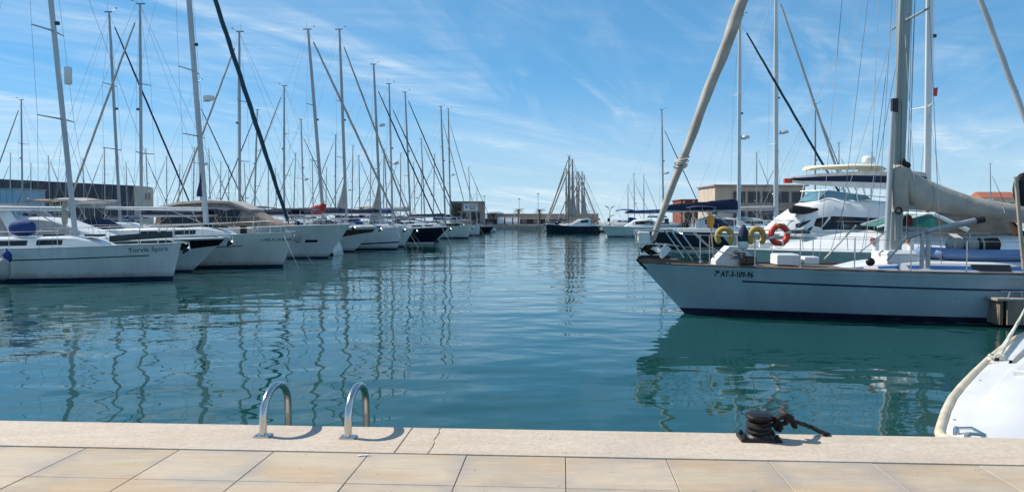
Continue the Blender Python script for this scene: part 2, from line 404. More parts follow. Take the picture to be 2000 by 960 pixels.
def copy_tree(o, parent=None):
    c = o.copy(); COL.objects.link(c)
    if parent is not None: c.parent = parent
    for ch in list(o.children): copy_tree(ch, c)
    return c
def W(root, p):      # local point of a thing to the world (roots carry location + z rotation + uniform scale)
    return Matrix.LocRotScale(root.location, root.rotation_euler, root.scale) @ Vector(p)
def lp(root, px, py, yoff=0.0):
    # the pixel's ray meets the boat's fore-and-aft plane at local y = yoff; answer in local coordinates
    mi = Matrix.LocRotScale(root.location, root.rotation_euler, root.scale).inverted()
    o = mi @ CAMP; d = (mi.to_3x3() @ ray(px, py))
    k = (yoff - o.y) / d.y
    return o + d * k

# ------------------------------------------------------------------ boat builders (local frame: +x forward, z up, stem meets the water at the origin)
def cl(x, a=0.0, b=1.0): return max(a, min(b, x))
class Hull:
    def __init__(s, L, B, fb, rake=0.9, srake=0.3, draft=0.5, sm=0.55, sw=0.72, q=0.78, wl=0.88, e=0.8, ebow=None, knuckle=0.0):
        s.L, s.B, s.fb, s.rake, s.srake, s.draft, s.sm, s.sw, s.q, s.wl, s.e = L, B, fb, rake, srake, draft, sm, sw, q, wl, e
        s.ebow = ebow if ebow else e
    def sheer(s, t):
        a, b, c = s.fb
        return a + (b - a) * math.sin(min(t / 0.65, 1) * math.pi / 2) if t < 0.65 else b + (c - b) * ((t - 0.65) / 0.35) ** 2
    def half(s, t, q=None):
        q = q or s.q
        if t < s.sm: return s.B / 2 * math.sin(math.pi / 2 * (t / s.sm) ** q)
        return s.B / 2 * (1 - (1 - s.sw) * ((t - s.sm) / (1 - s.sm)) ** 2)
    def width(s, t, z):
        h = s.half(t); w = s.half(t, s.q + 0.45) * s.wl
        if z <= 0: return w * math.sqrt(max(0.02, 1 + z / s.draft))
        e = s.ebow + (s.e - s.ebow) * cl(t / 0.5)
        return w + (h - w) * cl(z / s.sheer(t), 0, 1.1) ** e
    def x(s, t, z):
        k = z / s.fb[0]
        return -s.L * t + s.rake * (1 - t) ** 4 * (k if k > 0 else k * 1.3) + s.srake * cl((t - 0.8) / 0.2) ** 2 * (z / s.fb[2])
    def pt(s, t, z, side, off=0.0):
        return Vector((s.x(t, z) + (off if t < 0.02 else 0), side * (max(s.width(t, z), 0.012) + off), z))
    def ts(s, n=26): return [(i / n) ** 1.6 for i in range(n + 1)]
    def shell(s):
        m = MB(); fr = [-1, -0.6, -0.25]; up = [0, 0.12, 0.25, 0.4, 0.55, 0.7, 0.85, 1.0]
        T = s.ts()
        for side in (1, -1):
            rows = []
            for t in T:
                rows.append([s.pt(t, f * s.draft, side) for f in fr] + [s.pt(t, f * s.sheer(t), side) for f in up])
            m.grid(rows)
        # stem and transom
        a = [s.pt(0, f * s.draft, 1) for f in fr] + [s.pt(0, f * s.sheer(0), 1) for f in up]
        b = [s.pt(0, f * s.draft, -1) for f in fr] + [s.pt(0, f * s.sheer(0), -1) for f in up]
        m.grid([a, b])
        a = [s.pt(1, f * s.draft, 1) for f in fr] + [s.pt(1, f * s.sheer(1), 1) for f in up]
        b = [s.pt(1, f * s.draft, -1) for f in fr] + [s.pt(1, f * s.sheer(1), -1) for f in up]
        m.grid([a, b])
        return m
    def strip(s, t0, t1, za, zb, off=0.006, n=20, sides=(1, -1)):
        # za, zb: functions of t; a proud strip along the hull
        m = MB()
        for side in sides:
            T = [t0 + (t1 - t0) * (i / n) ** 1.3 for i in range(n + 1)]
            outer = [[s.pt(t, za(t) + (zb(t) - za(t)) * k, side, off) for k in (0, 0.5, 1)] for t in T]
            m.grid(outer)
            # returns to the hull so the strip has edges
            m.grid([[s.pt(t, za(t), side, -0.01), s.pt(t, za(t), side, off)] for t in T])
            m.grid([[s.pt(t, zb(t), side, -0.01), s.pt(t, zb(t), side, off)] for t in T])
        if t0 == 0:
            m.grid([[s.pt(0, za(0) + (zb(0) - za(0)) * k, side, off) for k in (0, 1)] for side in (1, -1)])
        return m
    def deckz(s, t, yf=0.0): return s.sheer(t) - 0.03 + 0.05 * s.B / 3.5 * (1 - yf * yf) * cl(t * 6)
    def deck(s):
        rows = []
        for t in s.ts(18):
            w = max(s.width(t, s.sheer(t)) - 0.012, 0.005); x = s.x(t, s.sheer(t))
            rows.append([Vector((x, w * y, s.deckz(t, y))) for y in (-1, -0.6, -0.2, 0.2, 0.6, 1)])
        return MB().grid(rows)
    def rail(s, r=0.03, dz=0.015, t1=1.0):
        m = MB()
        for side in (1, -1): m.tube([s.pt(t, s.sheer(t), side, -0.012) + Vector((0, 0, dz)) for t in [x * t1 for x in s.ts(20)]], r, 5)
        return m
    def t_at(s, x, z=None):      # station whose sheer x is x
        lo, hi = 0.0, 1.0
        for _ in range(30):
            md = (lo + hi) / 2
            if s.x(md, s.sheer(md) if z is None else z) > x: lo = md
            else: hi = md
        return lo

def lofty(stations, nose=0.0):
    # superstructure: stations (x, w_bottom, z_bottom, w_top, z_top) from bow to stern, rounded section
    rings = []
    for x, wb, zb, wt, zt in stations:
        h = zt - zb; c = min(0.3, 0.35 * h / max(wt, 0.05)) if wt > 0 else 0
        half = [(wb, zb), (wb + (wt - wb) * 0.5, zb + h * 0.5), (wt + (wb - wt) * 0.12, zb + h * 0.86), (wt * 0.9, zb + h * 0.965), (wt * 0.5, zt), (0, zt + 0.02 * wt)]
        rings.append([Vector((x, y, z)) for y, z in half] + [Vector((x, -y, z)) for y, z in reversed(half[:-1])])
    return MB().loft(rings)
class Pair:
    def __init__(s, mbs): s.mbs = mbs
    def build(s, *a, **k): return [m.build(*a, **k) for m in s.mbs][0]
def lofty_win(stations, x0, x1, k0, k1, off=0.008, sides=(1, -1), n=8):
    # glass strip lying proud on the side of such a superstructure; k: share of its height
    def st(x):
        for a, b in zip(stations, stations[1:]):
            if a[0] >= x >= b[0]:
                f = (a[0] - x) / max(a[0] - b[0], 1e-6); return [a[i] + (b[i] - a[i]) * f for i in range(5)]
        return stations[-1] if x < stations[-1][0] else stations[0]
    out = []
    def P(x, k, side, o):
        _, wb, zb, wt, zt = st(x); kk = k(x) if callable(k) else k
        w = wb + (wt - wb) * kk
        return Vector((x, side * (w + o), zb + (zt - zb) * kk))
    for side in sides:
        m = MB(); out.append(m)
        X = [x0 + (x1 - x0) * i / n for i in range(n + 1)]
        m.grid([[P(x, k0, side, off), P(x, k1, side, off)] for x in X])
        m.grid([[P(x, k0, side, -0.02), P(x, k0, side, off)] for x in X]); m.grid([[P(x, k1, side, -0.02), P(x, k1, side, off)] for x in X])
        m.grid([[P(X[0], k0, side, -0.02), P(X[0], k0, side, off)], [P(X[0], k1, side, -0.02), P(X[0], k1, side, off)]])
        m.grid([[P(X[-1], k0, side, -0.02), P(X[-1], k0, side, off)], [P(X[-1], k1, side, -0.02), P(X[-1], k1, side, off)]])
    return Pair(out)
def furled(a, b, r0, r1, wraps=9, n=10, seg=44, knots=()):
    a, b = Vector(a), Vector(b); pts = []; rs = []
    for i in range(seg + 1):
        f = i / seg; p = a.lerp(b, f)
        r = (r0 + (r1 - r0) * min(1, f * 3.2)) * (1 - 0.35 * cl((f - 0.75) / 0.25))
        for kf, kr in knots:
            if abs(f - kf) < 0.012: r *= kr
        pts.append(p); rs.append(r)
    return MB().tube(pts, rs, n, twist=lambda i, t: 1 + 0.10 * math.sin(t + i / seg * wraps * 6.283) + 0.05 * math.sin(2 * t - i / seg * wraps * 17))
def cover_loft(x0, x1, z0, z1, h0, h1, w0, w1, n=14, seed=0, y=0.0):
    # stowed mainsail on a boom: from the mast (x0) aft to the boom end (x1)
    r = random.Random(seed); rings = []
    for i in range(n + 1):
        f = i / n; x = x0 + (x1 - x0) * f; zb = z0 + (z1 - z0) * f; h = h0 + (h1 - h0) * f ** 0.7; w = w0 + (w1 - w0) * f
        h *= 1 + 0.06 * r.uniform(-1, 1); w *= 1 + 0.08 * r.uniform(-1, 1)
        if i in (0, n): h *= 0.75; w *= 0.7
        sec = [(0, 0), (0.5, 0.08), (0.62, 0.35), (0.42, 0.72), (0.12, 1.0), (-0.12, 1.0), (-0.42, 0.72), (-0.62, 0.35), (-0.5, 0.08)]
        rings.append([Vector((x, y + a * w, zb + c * h)) for a, c in sec])
    return MB().loft(rings)
def text_mesh(s, size, bold=0.0):
    cu = bpy.data.curves.new('writing', 'FONT'); cu.body = s; cu.size = size; cu.resolution_u = 2; cu.offset = bold
    o = bpy.data.objects.new('writing', cu); COL.objects.link(o)
    dg = bpy.context.evaluated_depsgraph_get(); me = bpy.data.meshes.new_from_object(o.evaluated_get(dg))
    vs = [v.co.copy() for v in me.vertices]; fs = [tuple(p.vertices) for p in me.polygons]
    bpy.data.objects.remove(o); bpy.data.curves.remove(cu); bpy.data.meshes.remove(me)
    return vs, fs
def hull_text(h, root, s, size, xl, z0, side, m, slope=0.0, reverse=False, wide=1.0, bold=0.0):
    # lettering laid on the hull: starts at local x = xl, reads along the hull
    vs, fs = text_mesh(s, size, bold); out = []
    for v in vs:
        x = xl + (-v.x if reverse else v.x) * wide; z = z0 + v.y + slope * v.x
        t = h.t_at(x, z); p = h.pt(t, z, side, 0.008); out.append(Vector((x, p.y, z)))
    return MB().add(out, fs).build('lettering', m, root, angle=0)

def radome(root, p, r=0.3, side=None):
    o = MB().lathe([(r * 0.7, -0.10), (r, -0.05), (r, 0.05), (r * 0.85, 0.11), (0.03, 0.13)], 14, p).build('radar_dome', 'plastic_white', root)
    if side is not None:
        MB().box((Vector(p) + Vector(side)) / 2 - Vector((0, 0, 0.13)), (abs(p[0] - side[0]) + 0.06, 0.06, 0.05)).build('radar_bracket', 'alu', o)
    return o
def rig(root, mx, zb, H, chord=0.2, rake=2.0, spread=((0.36, 0.95), (0.66, 0.75)), beam=3.4, bow=None, stern=None, furl=None, furlmat='canvas_beige', fore_frac=0.985,
        boom=None, boommat='alu_pale', cover=None, covermat='canvas_navy', mastmat='alu', wires=True, gear=True, wire_r=0.007, aerial=True, deckz=None, seed=0, bag=None, sweep=0.25):
    """mast, spreaders, boom, stowed sail, stays; H: masthead above the water"""
    tr = math.tan(math.radians(rake)); Pm = lambda z: Vector((mx - (z - zb) * tr, 0, z))
    n = 10; rings = []
    for i in range(9):
        f = i / 8; p = Pm(zb + (H - zb) * f); c = chord / 2 * (1 if f < 0.7 else 1 - 0.35 * (f - 0.7) / 0.3)
        rings.append([p + Vector((math.cos(2 * math.pi * k / n) * c, math.sin(2 * math.pi * k / n) * c * 0.62, 0)) for k in range(n)])
    mast = MB().loft(rings).build('mast', mastmat, root)
    if gear:
        top = Pm(H)
        g = MB().box(top + Vector((-0.05, 0, 0.03)), (chord * 2.4, 0.08, 0.06)); g.tube([top + Vector((-0.1, 0, 0.05)), top + Vector((-0.1, 0, 0.55 if aerial else 0.2))], 0.009, 4)
        g.tube([top + Vector((0.1, 0, 0.05)), top + Vector((0.42, 0, 0.22))], 0.008, 4); g.box(top + Vector((0.44, 0, 0.24)), (0.12, 0.015, 0.07))
        g.build('masthead_fitting', 'wire', mast)
        z = zb + (H - zb) * 0.55; g = MB().box(Pm(z) + Vector((chord / 2 + 0.06, 0, 0)), (0.12, 0.10, 0.12)); g.build('deck_light', 'plastic_black', mast)
    tips = []
    for fr, ln in spread:
        z = zb + (H - zb) * fr; p = Pm(z); g = []
        for sd in (1, -1):
            q = p + Vector((-ln * sweep, sd * ln, 0.03)); g.append(q)
            MB().tube([p, q], [0.035, 0.022], 6).build('spreader', mastmat, mast)
        tips.append(g)
    dz = deckz if deckz is not None else zb
    if wires:
        for k, sd in ((0, 1), (1, -1)):
            ch = Vector((mx - 0.25, sd * beam * 0.46, dz)); pts = [ch] + [g[k] for g in tips] + [Pm(zb + (H - zb) * 0.97)]
            MB().tube(pts, wire_r, 4).build('shroud', 'wire', root)
            if tips: MB().tube([Vector((mx + 0.15, sd * beam * 0.44, dz)), Pm(zb + (H - zb) * spread[0][0])], wire_r, 4).build('shroud', 'wire', root)
        if stern is not None: MB().tube([Pm(H), Vector(stern)], wire_r, 4).build('backstay', 'wire', root)
    if bow is not None:
        tp = Pm(zb + (H - zb) * fore_frac) + Vector((0.06, 0, 0)); b = Vector(bow)
        if furl:
            d = (tp - b)
            MB().tube([b, tp], wire_r, 4).build('forestay', 'wire', root)
            f = furled(b + d * 0.035, b + d * 0.95, furl * 0.75, furl, n=8 if furl < 0.1 else 12).build('furled_headsail', furlmat, root)
            MB().lathe([(furl * 0.9, -0.05), (furl * 1.3, -0.05), (furl * 1.3, -0.02), (0.03, -0.02), (0.03, 0.06), (furl * 1.3, 0.06), (furl * 1.3, 0.09), (0.02, 0.09)], 10, b + d * 0.028).build('furling_drum', 'plastic_black', f)
        else: MB().tube([b, tp], wire_r, 4).build('forestay', 'wire', root)
    if boom:
        bl, bz, drop = boom
        p0 = Pm(bz) + Vector((-chord * 0.55, 0, 0)); p1 = p0 + Vector((-bl, 0, drop))
        bo = MB().tube([p0, p1], [0.085, 0.075], 8, flat=0.7).build('boom', boommat, root)
        if cover:
            cover_loft(p0.x + 0.05, p1.x + 0.15, p0.z + 0.03, p1.z + 0.04, cover, cover * 0.5, 0.34, 0.20, seed=seed).build('sail_cover', covermat, bo)
        if wires: MB().tube([Pm(H - 0.1), p1], wire_r * 0.7, 4).build('topping_lift', 'rope_wire', bo)
        MB().tube([p0 + Vector((-bl * 0.33, 0, -0.05)), Pm(zb + 0.1) + Vector((-chord, 0, 0))], 0.02, 5).build('vang', 'alu', bo)
    if bag: # sail gathered at the foot of the mast
        bag_z, bag_h, bagm = bag
        MB().loft([[Pm(bag_z + bag_h * f) + Vector((-w * 0.8 + math.cos(2 * math.pi * k / 8) * w, math.sin(2 * math.pi * k / 8) * 0.10, 0)) for k in range(8)] for f, w in [(q_, w_ * min(1.2, bag_h / 2.2)) for q_, w_ in ((0, 0.42), (0.25, 0.36), (0.6, 0.2), (1, 0.06))]]).build('sail_head', bagm, mast)
    return mast, Pm
def pulpit(root, h, t1=0.10, ht=0.62, r=0.014, rad=0.0):
    z0 = h.sheer(0); L = []
    for t in [t1 * (1 - i / 5) for i in range(6)]: L.append(h.pt(t, h.sheer(t), 1, -0.04) + Vector((0.0, 0, ht)))
    nose = h.pt(0, h.sheer(0), 1) + Vector((-0.05, 0, ht)); nose.y = 0
    pts = L[:5] + [nose + Vector((-0.02, 0.10, 0)), nose + Vector((-0.02, -0.10, 0))] + [Vector((p.x, -p.y, p.z)) for p in reversed(L[:5])]
    m = MB().tube(pts, r, 6)
    for sd in (1, -1):
        for t in (t1, t1 * 0.35):
            b = h.pt(t, h.sheer(t), sd, -0.04); m.tube([b, b + Vector((0.06, 0, ht))], r, 6)
        mid = [h.pt(t, h.sheer(t), sd, -0.04) + Vector((0.03, 0, ht * 0.5)) for t in (t1, t1 * 0.7, t1 * 0.35)]; m.tube(mid, r * 0.8, 5)
    return m.build('pulpit', 'steel', root)
def guard(root, h, t0, t1, n, ht=0.6, sides=(1, -1), r=0.011, tl=None):
    st = MB().tube([(0, 0, -0.03), (0, 0, ht)], r, 6); st.lathe([(0.03, 0), (0.03, 0.03), (r, 0.07)], 6)
    me = None
    for sd in sides:
        T = [t0 + (t1 - t0) * i / (n - 1) for i in range(n)]
        for t in T:
            p = h.pt(t, h.sheer(t), sd, -0.05)
            if me is None: o = st.build('stanchion', 'steel', root, loc=p); me = o.data
            else: link('stanchion', me, root, p)
        for k in (1.0, 0.52):
            TT = [tl if tl is not None else t0] + T
            MB().tube([h.pt(t, h.sheer(t), sd, -0.05) + Vector((0, 0, ht * k)) for t in TT], 0.005, 4).build('guard_wire', 'wire', root)
def pushpit(root, h, ht=0.6):
    T = [0.90, 0.97, 1.0]; a = [h.pt(t, h.sheer(t), 1, -0.05) + Vector((0.1, 0, ht)) for t in T]
    pts = a + [Vector((p.x, -p.y, p.z)) for p in reversed(a)]
    m = MB().tube(pts, 0.014, 6)
    for p in (pts[0], pts[2], pts[3], pts[5]): m.tube([p, p - Vector((0, 0, ht))], 0.014, 6)
    return m.build('pushpit', 'steel', root)
def anchor(root, h, m='steel', s=1.0):
    b = h.pt(0, h.sheer(0), 1) + Vector((0.0, 0, 0.02)); b.y = 0
    g = MB().box(b + Vector((-0.05, 0, 0.03)), (0.5 * s, 0.14, 0.05)); g.lathe([(0.05, -0.06), (0.05, 0.06)], 8, b + Vector((0.2 * s, 0, 0.0)), Matrix.Rotation(math.pi / 2, 3, 'X'))
    o = g.build('bow_roller', 'steel', root)
    q = b + Vector((0.26 * s, 0, 0))
    g = MB().tube([b + Vector((-0.4 * s, 0, 0.1)), q + Vector((0.02, 0, 0.03)), q + Vector((0.06, 0, -0.25 * s))], 0.022 * s, 6)
    g.add([q + Vector(v) * s for v in ((0.05, 0, -0.22), (-0.08, 0.2, -0.12), (-0.25, 0.0, -0.42), (-0.08, -0.2, -0.12), (-0.02, 0, -0.30))], [(0, 1, 2), (0, 2, 3), (4, 2, 1), (4, 3, 2), (0, 4, 1), (0, 3, 4)])
    g.build('anchor', m, root); return o
def coachroof(root, h, x0, x1, wf, ht, wins=(), winm='glass_dark', stripe=None, m='gelcoat', ramp=1.6, n=12):
    st = []
    for i in range(n + 1):
        x = x0 + (x1 - x0) * i / n; t = h.t_at(x); zb = h.deckz(t, wf) - 0.05; k = math.sin(cl((x0 - x) / ramp) * math.pi / 2) ** 0.8
        w = max(h.half(t) * wf * (0.45 + 0.55 * k), 0.05); st.append((x, w, zb, w * 0.86, zb + 0.06 + ht * max(k, 0.04)))
    o = lofty(st).build('coachroof', m, root)
    for a, b in wins: lofty_win(st, a, b, 0.34, 0.74).build('window', winm, o)
    if stripe: lofty_win(st, stripe[0], stripe[1], stripe[2], stripe[3], off=0.004).build('side_stripe', stripe[4], o)
    return o, st
def sprayhood(root, x, w, zb, ht, ln, m='canvas_navy'):
    rings = []
    for f, hh in ((0, 0.12), (0.2, 0.62), (0.5, 0.92), (0.8, 1.0), (1.0, 0.97)):
        rings.append([Vector((x - ln * f, w * math.cos(a), zb + ht * hh * math.sin(a) ** 0.6 if math.sin(a) > 0 else zb)) for a in [math.pi * k / 10 for k in range(11)]])
    inner = [[p * 1.0 + Vector((0, 0, -0.02)) for p in r] for r in rings]
    mb = MB().grid(rings)
    o = mb.build('spray_hood', m, root)
    sm = o.modifiers.new('thickness', 'SOLIDIFY'); sm.thickness = 0.02
    return o
def sailboat(name, label, loc, rz, L=11.0, B=3.5, fb=(1.3, 1.05, 1.0), hullm='hull_white', stripe=None, boot='stripe_navy', rake=0.9, srake=0.35, detail=2, bimini=None, lines=True, group=None, cat='sailboat',
             cab=(0.22, 0.66, 0.62, 0.42), wins=True, hood='canvas_navy', hood_on=True, deckm='deck', e=0.8, railm='alu_pale', wheel=True):
    root = empty(name, loc, rz, label, cat, group)
    h = Hull(L, B, fb, rake=rake, srake=srake, e=e)
    hu = h.shell().build('hull', hullm, root)
    if boot: h.strip(0.0, 1.0, lambda t: -0.10, lambda t: 0.10 + 0.02 * (1 - t), 0.005).build('boot_stripe', boot, root)
    if stripe:
        d0, d1, t0, sm = stripe; h.strip(t0, 0.97, lambda t: h.sheer(t) - d0, lambda t: h.sheer(t) - d1, 0.006).build('side_stripe', sm, root)
    h.deck().build('deck', deckm, root)
    h.rail(0.025).build('toe_rail', railm, root)
    x0, x1 = -L * cab[0], -L * cab[1]
    ww = [(x0 - L * 0.12, x0 - L * 0.20), (x0 - L * 0.23, x0 - L * 0.33)] if wins else ()
    cr, st = coachroof(root, h, x0, x1, cab[2], cab[3], ww)
    zt = h.deckz(cab[1], 0) + cab[3]
    if hood_on: sprayhood(root, x1 + 0.25, h.half(cab[1]) * 0.52, zt - 0.25, 0.75, 1.3, hood)
    # cockpit coamings
    m = MB()
    for sd in (1, -1):
        m.tube([(x1 + 0.1, sd * h.half(cab[1]) * 0.62, h.sheer(cab[1]) + 0.14), (-L * 0.93, sd * h.half(0.93) * 0.68, h.sheer(0.93) + 0.12)], 0.16, 8, flat=0.6)
    m.build('cockpit_coaming', 'gelcoat', root)
    if bimini:
        xb = -L * 0.80; wb = h.half(0.8) * 0.72; zb = h.sheer(0.8) + 1.75
        MB().loft([[Vector((xb + dx, y * wb, zb + dz + 0.10 * (1 - y * y))) for y in (-1, -0.5, 0, 0.5, 1)] + [Vector((xb + dx, y * wb, zb + dz - 0.03 + 0.10 * (1 - y * y))) for y in (1, 0.5, 0, -0.5, -1)] for dx, dz in ((1.0, -0.06), (0.4, 0.03), (-0.4, 0.03), (-1.0, -0.08))]).build('bimini_top', bimini, root)
        for sd in (1, -1):
            m = MB()
            for dx in (0.9, 0.0, -0.9): m.tube([(xb + dx, sd * wb, zb - 0.04), (xb - 0.1, sd * wb * 1.15, h.sheer(0.8) + 0.1)], 0.013, 5)
            m.build('bimini_frame', 'steel', root)
        MB().box((-L * 0.97, h.half(0.97) * 0.6, h.sheer(1) + 0.72), (0.28, 0.24, 0.42)).build('outboard_motor', 'plastic_black', root)
    if detail >= 1 and lines:
        for sd in (1, -1):
            a = h.pt(0.03, h.sheer(0.03), sd, -0.02) + Vector((0, 0, 0.03))
            MB().tube([a, a + Vector((0.25, sd * 0.25, -0.35)), a + Vector((1.1, sd * 0.9, -a.z - 0.1))], 0.013, 5).build('mooring_line', 'rope_white', root)
    if detail >= 1:
        pulpit(root, h); anchor(root, h)
    if detail >= 2:
        guard(root, h, 0.17, 0.86, 6, tl=0.10); pushpit(root, h)
        # hatches and a winch pair
        for xx in (x0 - L * 0.06, x0 - L * 0.2):
            t = h.t_at(xx); z = max(q[4] for q in st if abs(q[0] - xx) < 0.8)
            MB().bbox((xx, 0, z + 0.03), (0.5, 0.5, 0.08), 0.02).build('hatch', 'glass_dark', root)
        for sd in (1, -1): MB().lathe([(0.08, 0), (0.055, 0.06), (0.05, 0.12), (0.07, 0.15), (0.03, 0.17)], 10, (-L * 0.74, sd * h.half(0.74) * 0.62, h.sheer(0.74) + 0.24)).build('winch', 'steel', root)
        if wheel:
            w = MB(); c = Vector((-L * 0.84, 0, h.sheer(0.84) + 0.65)); w.tube([c + Vector((0, math.cos(a) * 0.42, math.sin(a) * 0.42)) for a in [i * math.pi / 10 for i in range(20)]], 0.014, 5, closed=True)
            for i in range(3): a = i * math.pi / 3; w.tube([c + Vector((0, math.cos(a) * 0.42, math.sin(a) * 0.42)), c - Vector((0, math.cos(a) * 0.42, math.sin(a) * 0.42))], 0.008, 4)
            w.tube([c, c - Vector((-0.15, 0, 0.9))], 0.08, 8); w.build('steering_wheel', 'steel', root)
    return root, h

def motorboat(name, label, loc, rz, L, B, fb, st, hullm='hull_white', band=None, boot='stripe_navy', rake=1.5, draft=0.5, group=None, cat='motor yacht', ebow=2.0, rails=True, deckm='deck', cabm='gelcoat', sw=0.92, srake=-0.1):
    """st: superstructure stations (x, w_bottom, z_bottom, w_top, z_top)"""
    root = empty(name, loc, rz, label, cat, group)
    h = Hull(L, B, fb, rake=rake, srake=srake, draft=draft, sm=0.5, sw=sw, q=0.7, wl=0.82, e=0.7, ebow=ebow)
    h.shell().build('hull', hullm, root)
    if boot: h.strip(0.0, 1.0, lambda t: -0.10, lambda t: 0.08, 0.005).build('boot_stripe', boot, root)
    if band: d0, d1, t0, t1, bm_ = band; h.strip(t0, t1, lambda t: h.sheer(t) - d0 * (0.35 + 0.65 * cl((t - t0) * 6 + 0.4)), lambda t: h.sheer(t) - d1, 0.008).build('hull_band', bm_, root)
    h.deck().build('deck', deckm, root)
    h.rail(0.035, 0.0).build('rub_rail', 'plastic_white', root)
    cab = lofty(st).build('cabin', cabm, root) if st else None
    if rails:
        m = MB()
        T = [0.0 + 0.45 * i / 10 for i in range(11)]
        for sd in (1, -1):
            m.tube([h.pt(t, h.sheer(t), sd, -0.08) + Vector((0, 0, 0.6)) for t in T] + [h.pt(0.5, h.sheer(0.5), sd, -0.08)], 0.014, 5)
            for t in T[1::2]:
                p = h.pt(t, h.sheer(t), sd, -0.08); m.tube([p, p + Vector((0.06, 0, 0.6))], 0.012, 5)
        a = h.pt(0, h.sheer(0), 1, -0.02) + Vector((0, 0, 0.6)); b = h.pt(0, h.sheer(0), -1, -0.02) + Vector((0, 0, 0.6)); m.tube([a, b], 0.014, 5)
        m.build('bow_rail', 'steel', root)
        anchor(root, h)
    return root, h, cab
def fender(name, p, r, ln, m, label, group=None):
    o = MB().lathe([(0.02, ln / 2 + 0.08), (0.03, ln / 2 + 0.02), (r * 0.7, ln / 2 - r * 0.3), (r, ln / 2 - r * 0.9), (r, -ln / 2 + r * 0.9), (r * 0.7, -ln / 2 + r * 0.3), (0.02, -ln / 2)], 12).build(name, m)
    o.location = p; return tag(o, label, 'fender', group)

# ------------------------------------------------------------------ the setting: water, quay, far shore
w = MB(); w.add([(-2500, -30, 0), (2500, -30, 0), (2500, 6000, 0), (-2500, 6000, 0)], [(0, 1, 2, 3)])
tag(w.build('water', 'water', angle=0), kind='structure')

EDGE = toQ(onz(1100, 839, QTOP))[1]; CAPV = toQ(onz(1100, 890, QTOP))[1]; ROWV = toQ(onz(1101, 950, QTOP))[1]
ua = toQ(onz(915, 886, QTOP))[0]; ub = toQ(onz(1105, 890, QTOP))[0]; uc = toQ(onz(1712, 908, QTOP))[0]
TU = (uc - ub) / 3.0; TV = CAPV - ROWV
quay = MB()
quay.box((0, EDGE - 0.06 - 15, QTOP - 0.13 - 1.6), (130, 30, 3.2))
quay = quay.build('quay', 'quay_wall', angle=0); quay.rotation_euler = (0, 0, -QA); tag(quay, kind='structure')
bed = MB().box((0, CAPV - 8, QTOP - 0.055), (70, 16, 0.06)).build('mortar_bed', 'joint', quay, angle=0)
# coping: cast slabs with one joint and one ragged crack
jt = toQ(onz(806, 834, QTOP))[0]
c_far = toQ(onz(860, 836, QTOP))[0]; c_near = toQ(onz(836, 884, QTOP))[0]
def slab(left, right):
    # left/right: lists of (u, v) from the inner edge to the water edge
    m = MB(); b = 0.005; zt = QTOP; zb = QTOP - 0.18; n = len(left)
    def shrink(poly, d): return poly
    L, Rr = left, right
    top = [[Vector((L[i][0] + (b if True else 0), L[i][1] - (b if i == n - 1 else 0) + (b * 0.4 if i == 0 else 0), zt)), Vector((Rr[i][0] - b, Rr[i][1] - (b if i == n - 1 else 0) + (b * 0.4 if i == 0 else 0), zt))] for i in range(n)]
    mid = [[Vector((L[i][0], L[i][1], zt - b)), Vector((Rr[i][0], Rr[i][1], zt - b))] for i in range(n)]
    bot = [[Vector((L[i][0], L[i][1], zb)), Vector((Rr[i][0], Rr[i][1], zb))] for i in range(n)]
    m.grid(top)
    loop = lambda g: [g[i][0] for i in range(n)] + [g[i][1] for i in reversed(range(n))]
    m.loft([loop(bot), loop(mid), loop(top)], cap=False)
    return m
V0, V1 = CAPV + 0.002, EDGE
st = lambda u: [(u, V0 + (V1 - V0) * i / 12) for i in range(13)]
rc = random.Random(5)
crk = []; wob = 0.0
for i in range(13):
    f = i / 12; wob = 0.55 * wob + rc.uniform(-0.008, 0.008)
    crk.append((c_near + (c_far - c_near) * f + (wob if 0 < i < 12 else 0), V0 + (V1 - V0) * f))
gap = lambda c, d: [(u + d * (0.7 + 0.5 * math.sin(i * 2.1)), v) for i, (u, v) in enumerate(c)]
slab(st(jt - 9.0), st(jt - 0.002)).build('coping_stone', 'cap_stone', quay, angle=25)
slab(st(jt + 0.002), gap(crk, -0.0015)).build('coping_stone', 'cap_stone', quay, angle=25)
slab(gap(crk, 0.0015), st(jt + 9.5)).build('coping_stone', 'cap_stone', quay, angle=25)
slab(st(jt - 22.0), st(jt - 9.01)).build('coping_stone', 'cap_stone', quay, angle=25)
slab(st(jt + 9.51), st(jt + 22)).build('coping_stone', 'cap_stone', quay, angle=25)
# paving slabs, each a stone of its own
tm = MB().bbox((0, 0, 0), (TU - 0.004, TV - 0.004, 0.06), 0.003)
tile0 = None
for r_ in range(7):
    for c_ in range(-14, 14):
        loc = (ub + (c_ + 0.5) * TU, CAPV - (r_ + 0.5) * TV - 0.002, QTOP - 0.036 + RNG.uniform(-0.0012, 0.0012))
        if tile0 is None: o = tm.build('paving_slab', 'tile_stone', quay, angle=20, loc=loc); tile0 = o.data
        else: o = link('paving_slab', tile0, quay, loc)
        o.rotation_euler = (RNG.uniform(-1, 1) * 0.0012, RNG.uniform(-1, 1) * 0.0012, 0)
# a dab of white paint at a slab corner
pz = toQ(onz(710, 888, QTOP)); m = MB()
for k in range(3):
    cx = pz[0] + (k - 1) * 0.022; m.add([(cx + 0.02 * math.cos(a) * (1 + 0.3 * math.sin(3 * a + k)), pz[1] + 0.012 * math.sin(a) * (1 + 0.4 * math.sin(2 * a + k)) + k * 0.004, QTOP + 0.0005 + k * 0.0006) for a in [i * math.pi / 5 for i in range(10)]], [tuple(range(10))])
m.build('paint_mark', 'paint_white', quay, angle=0)

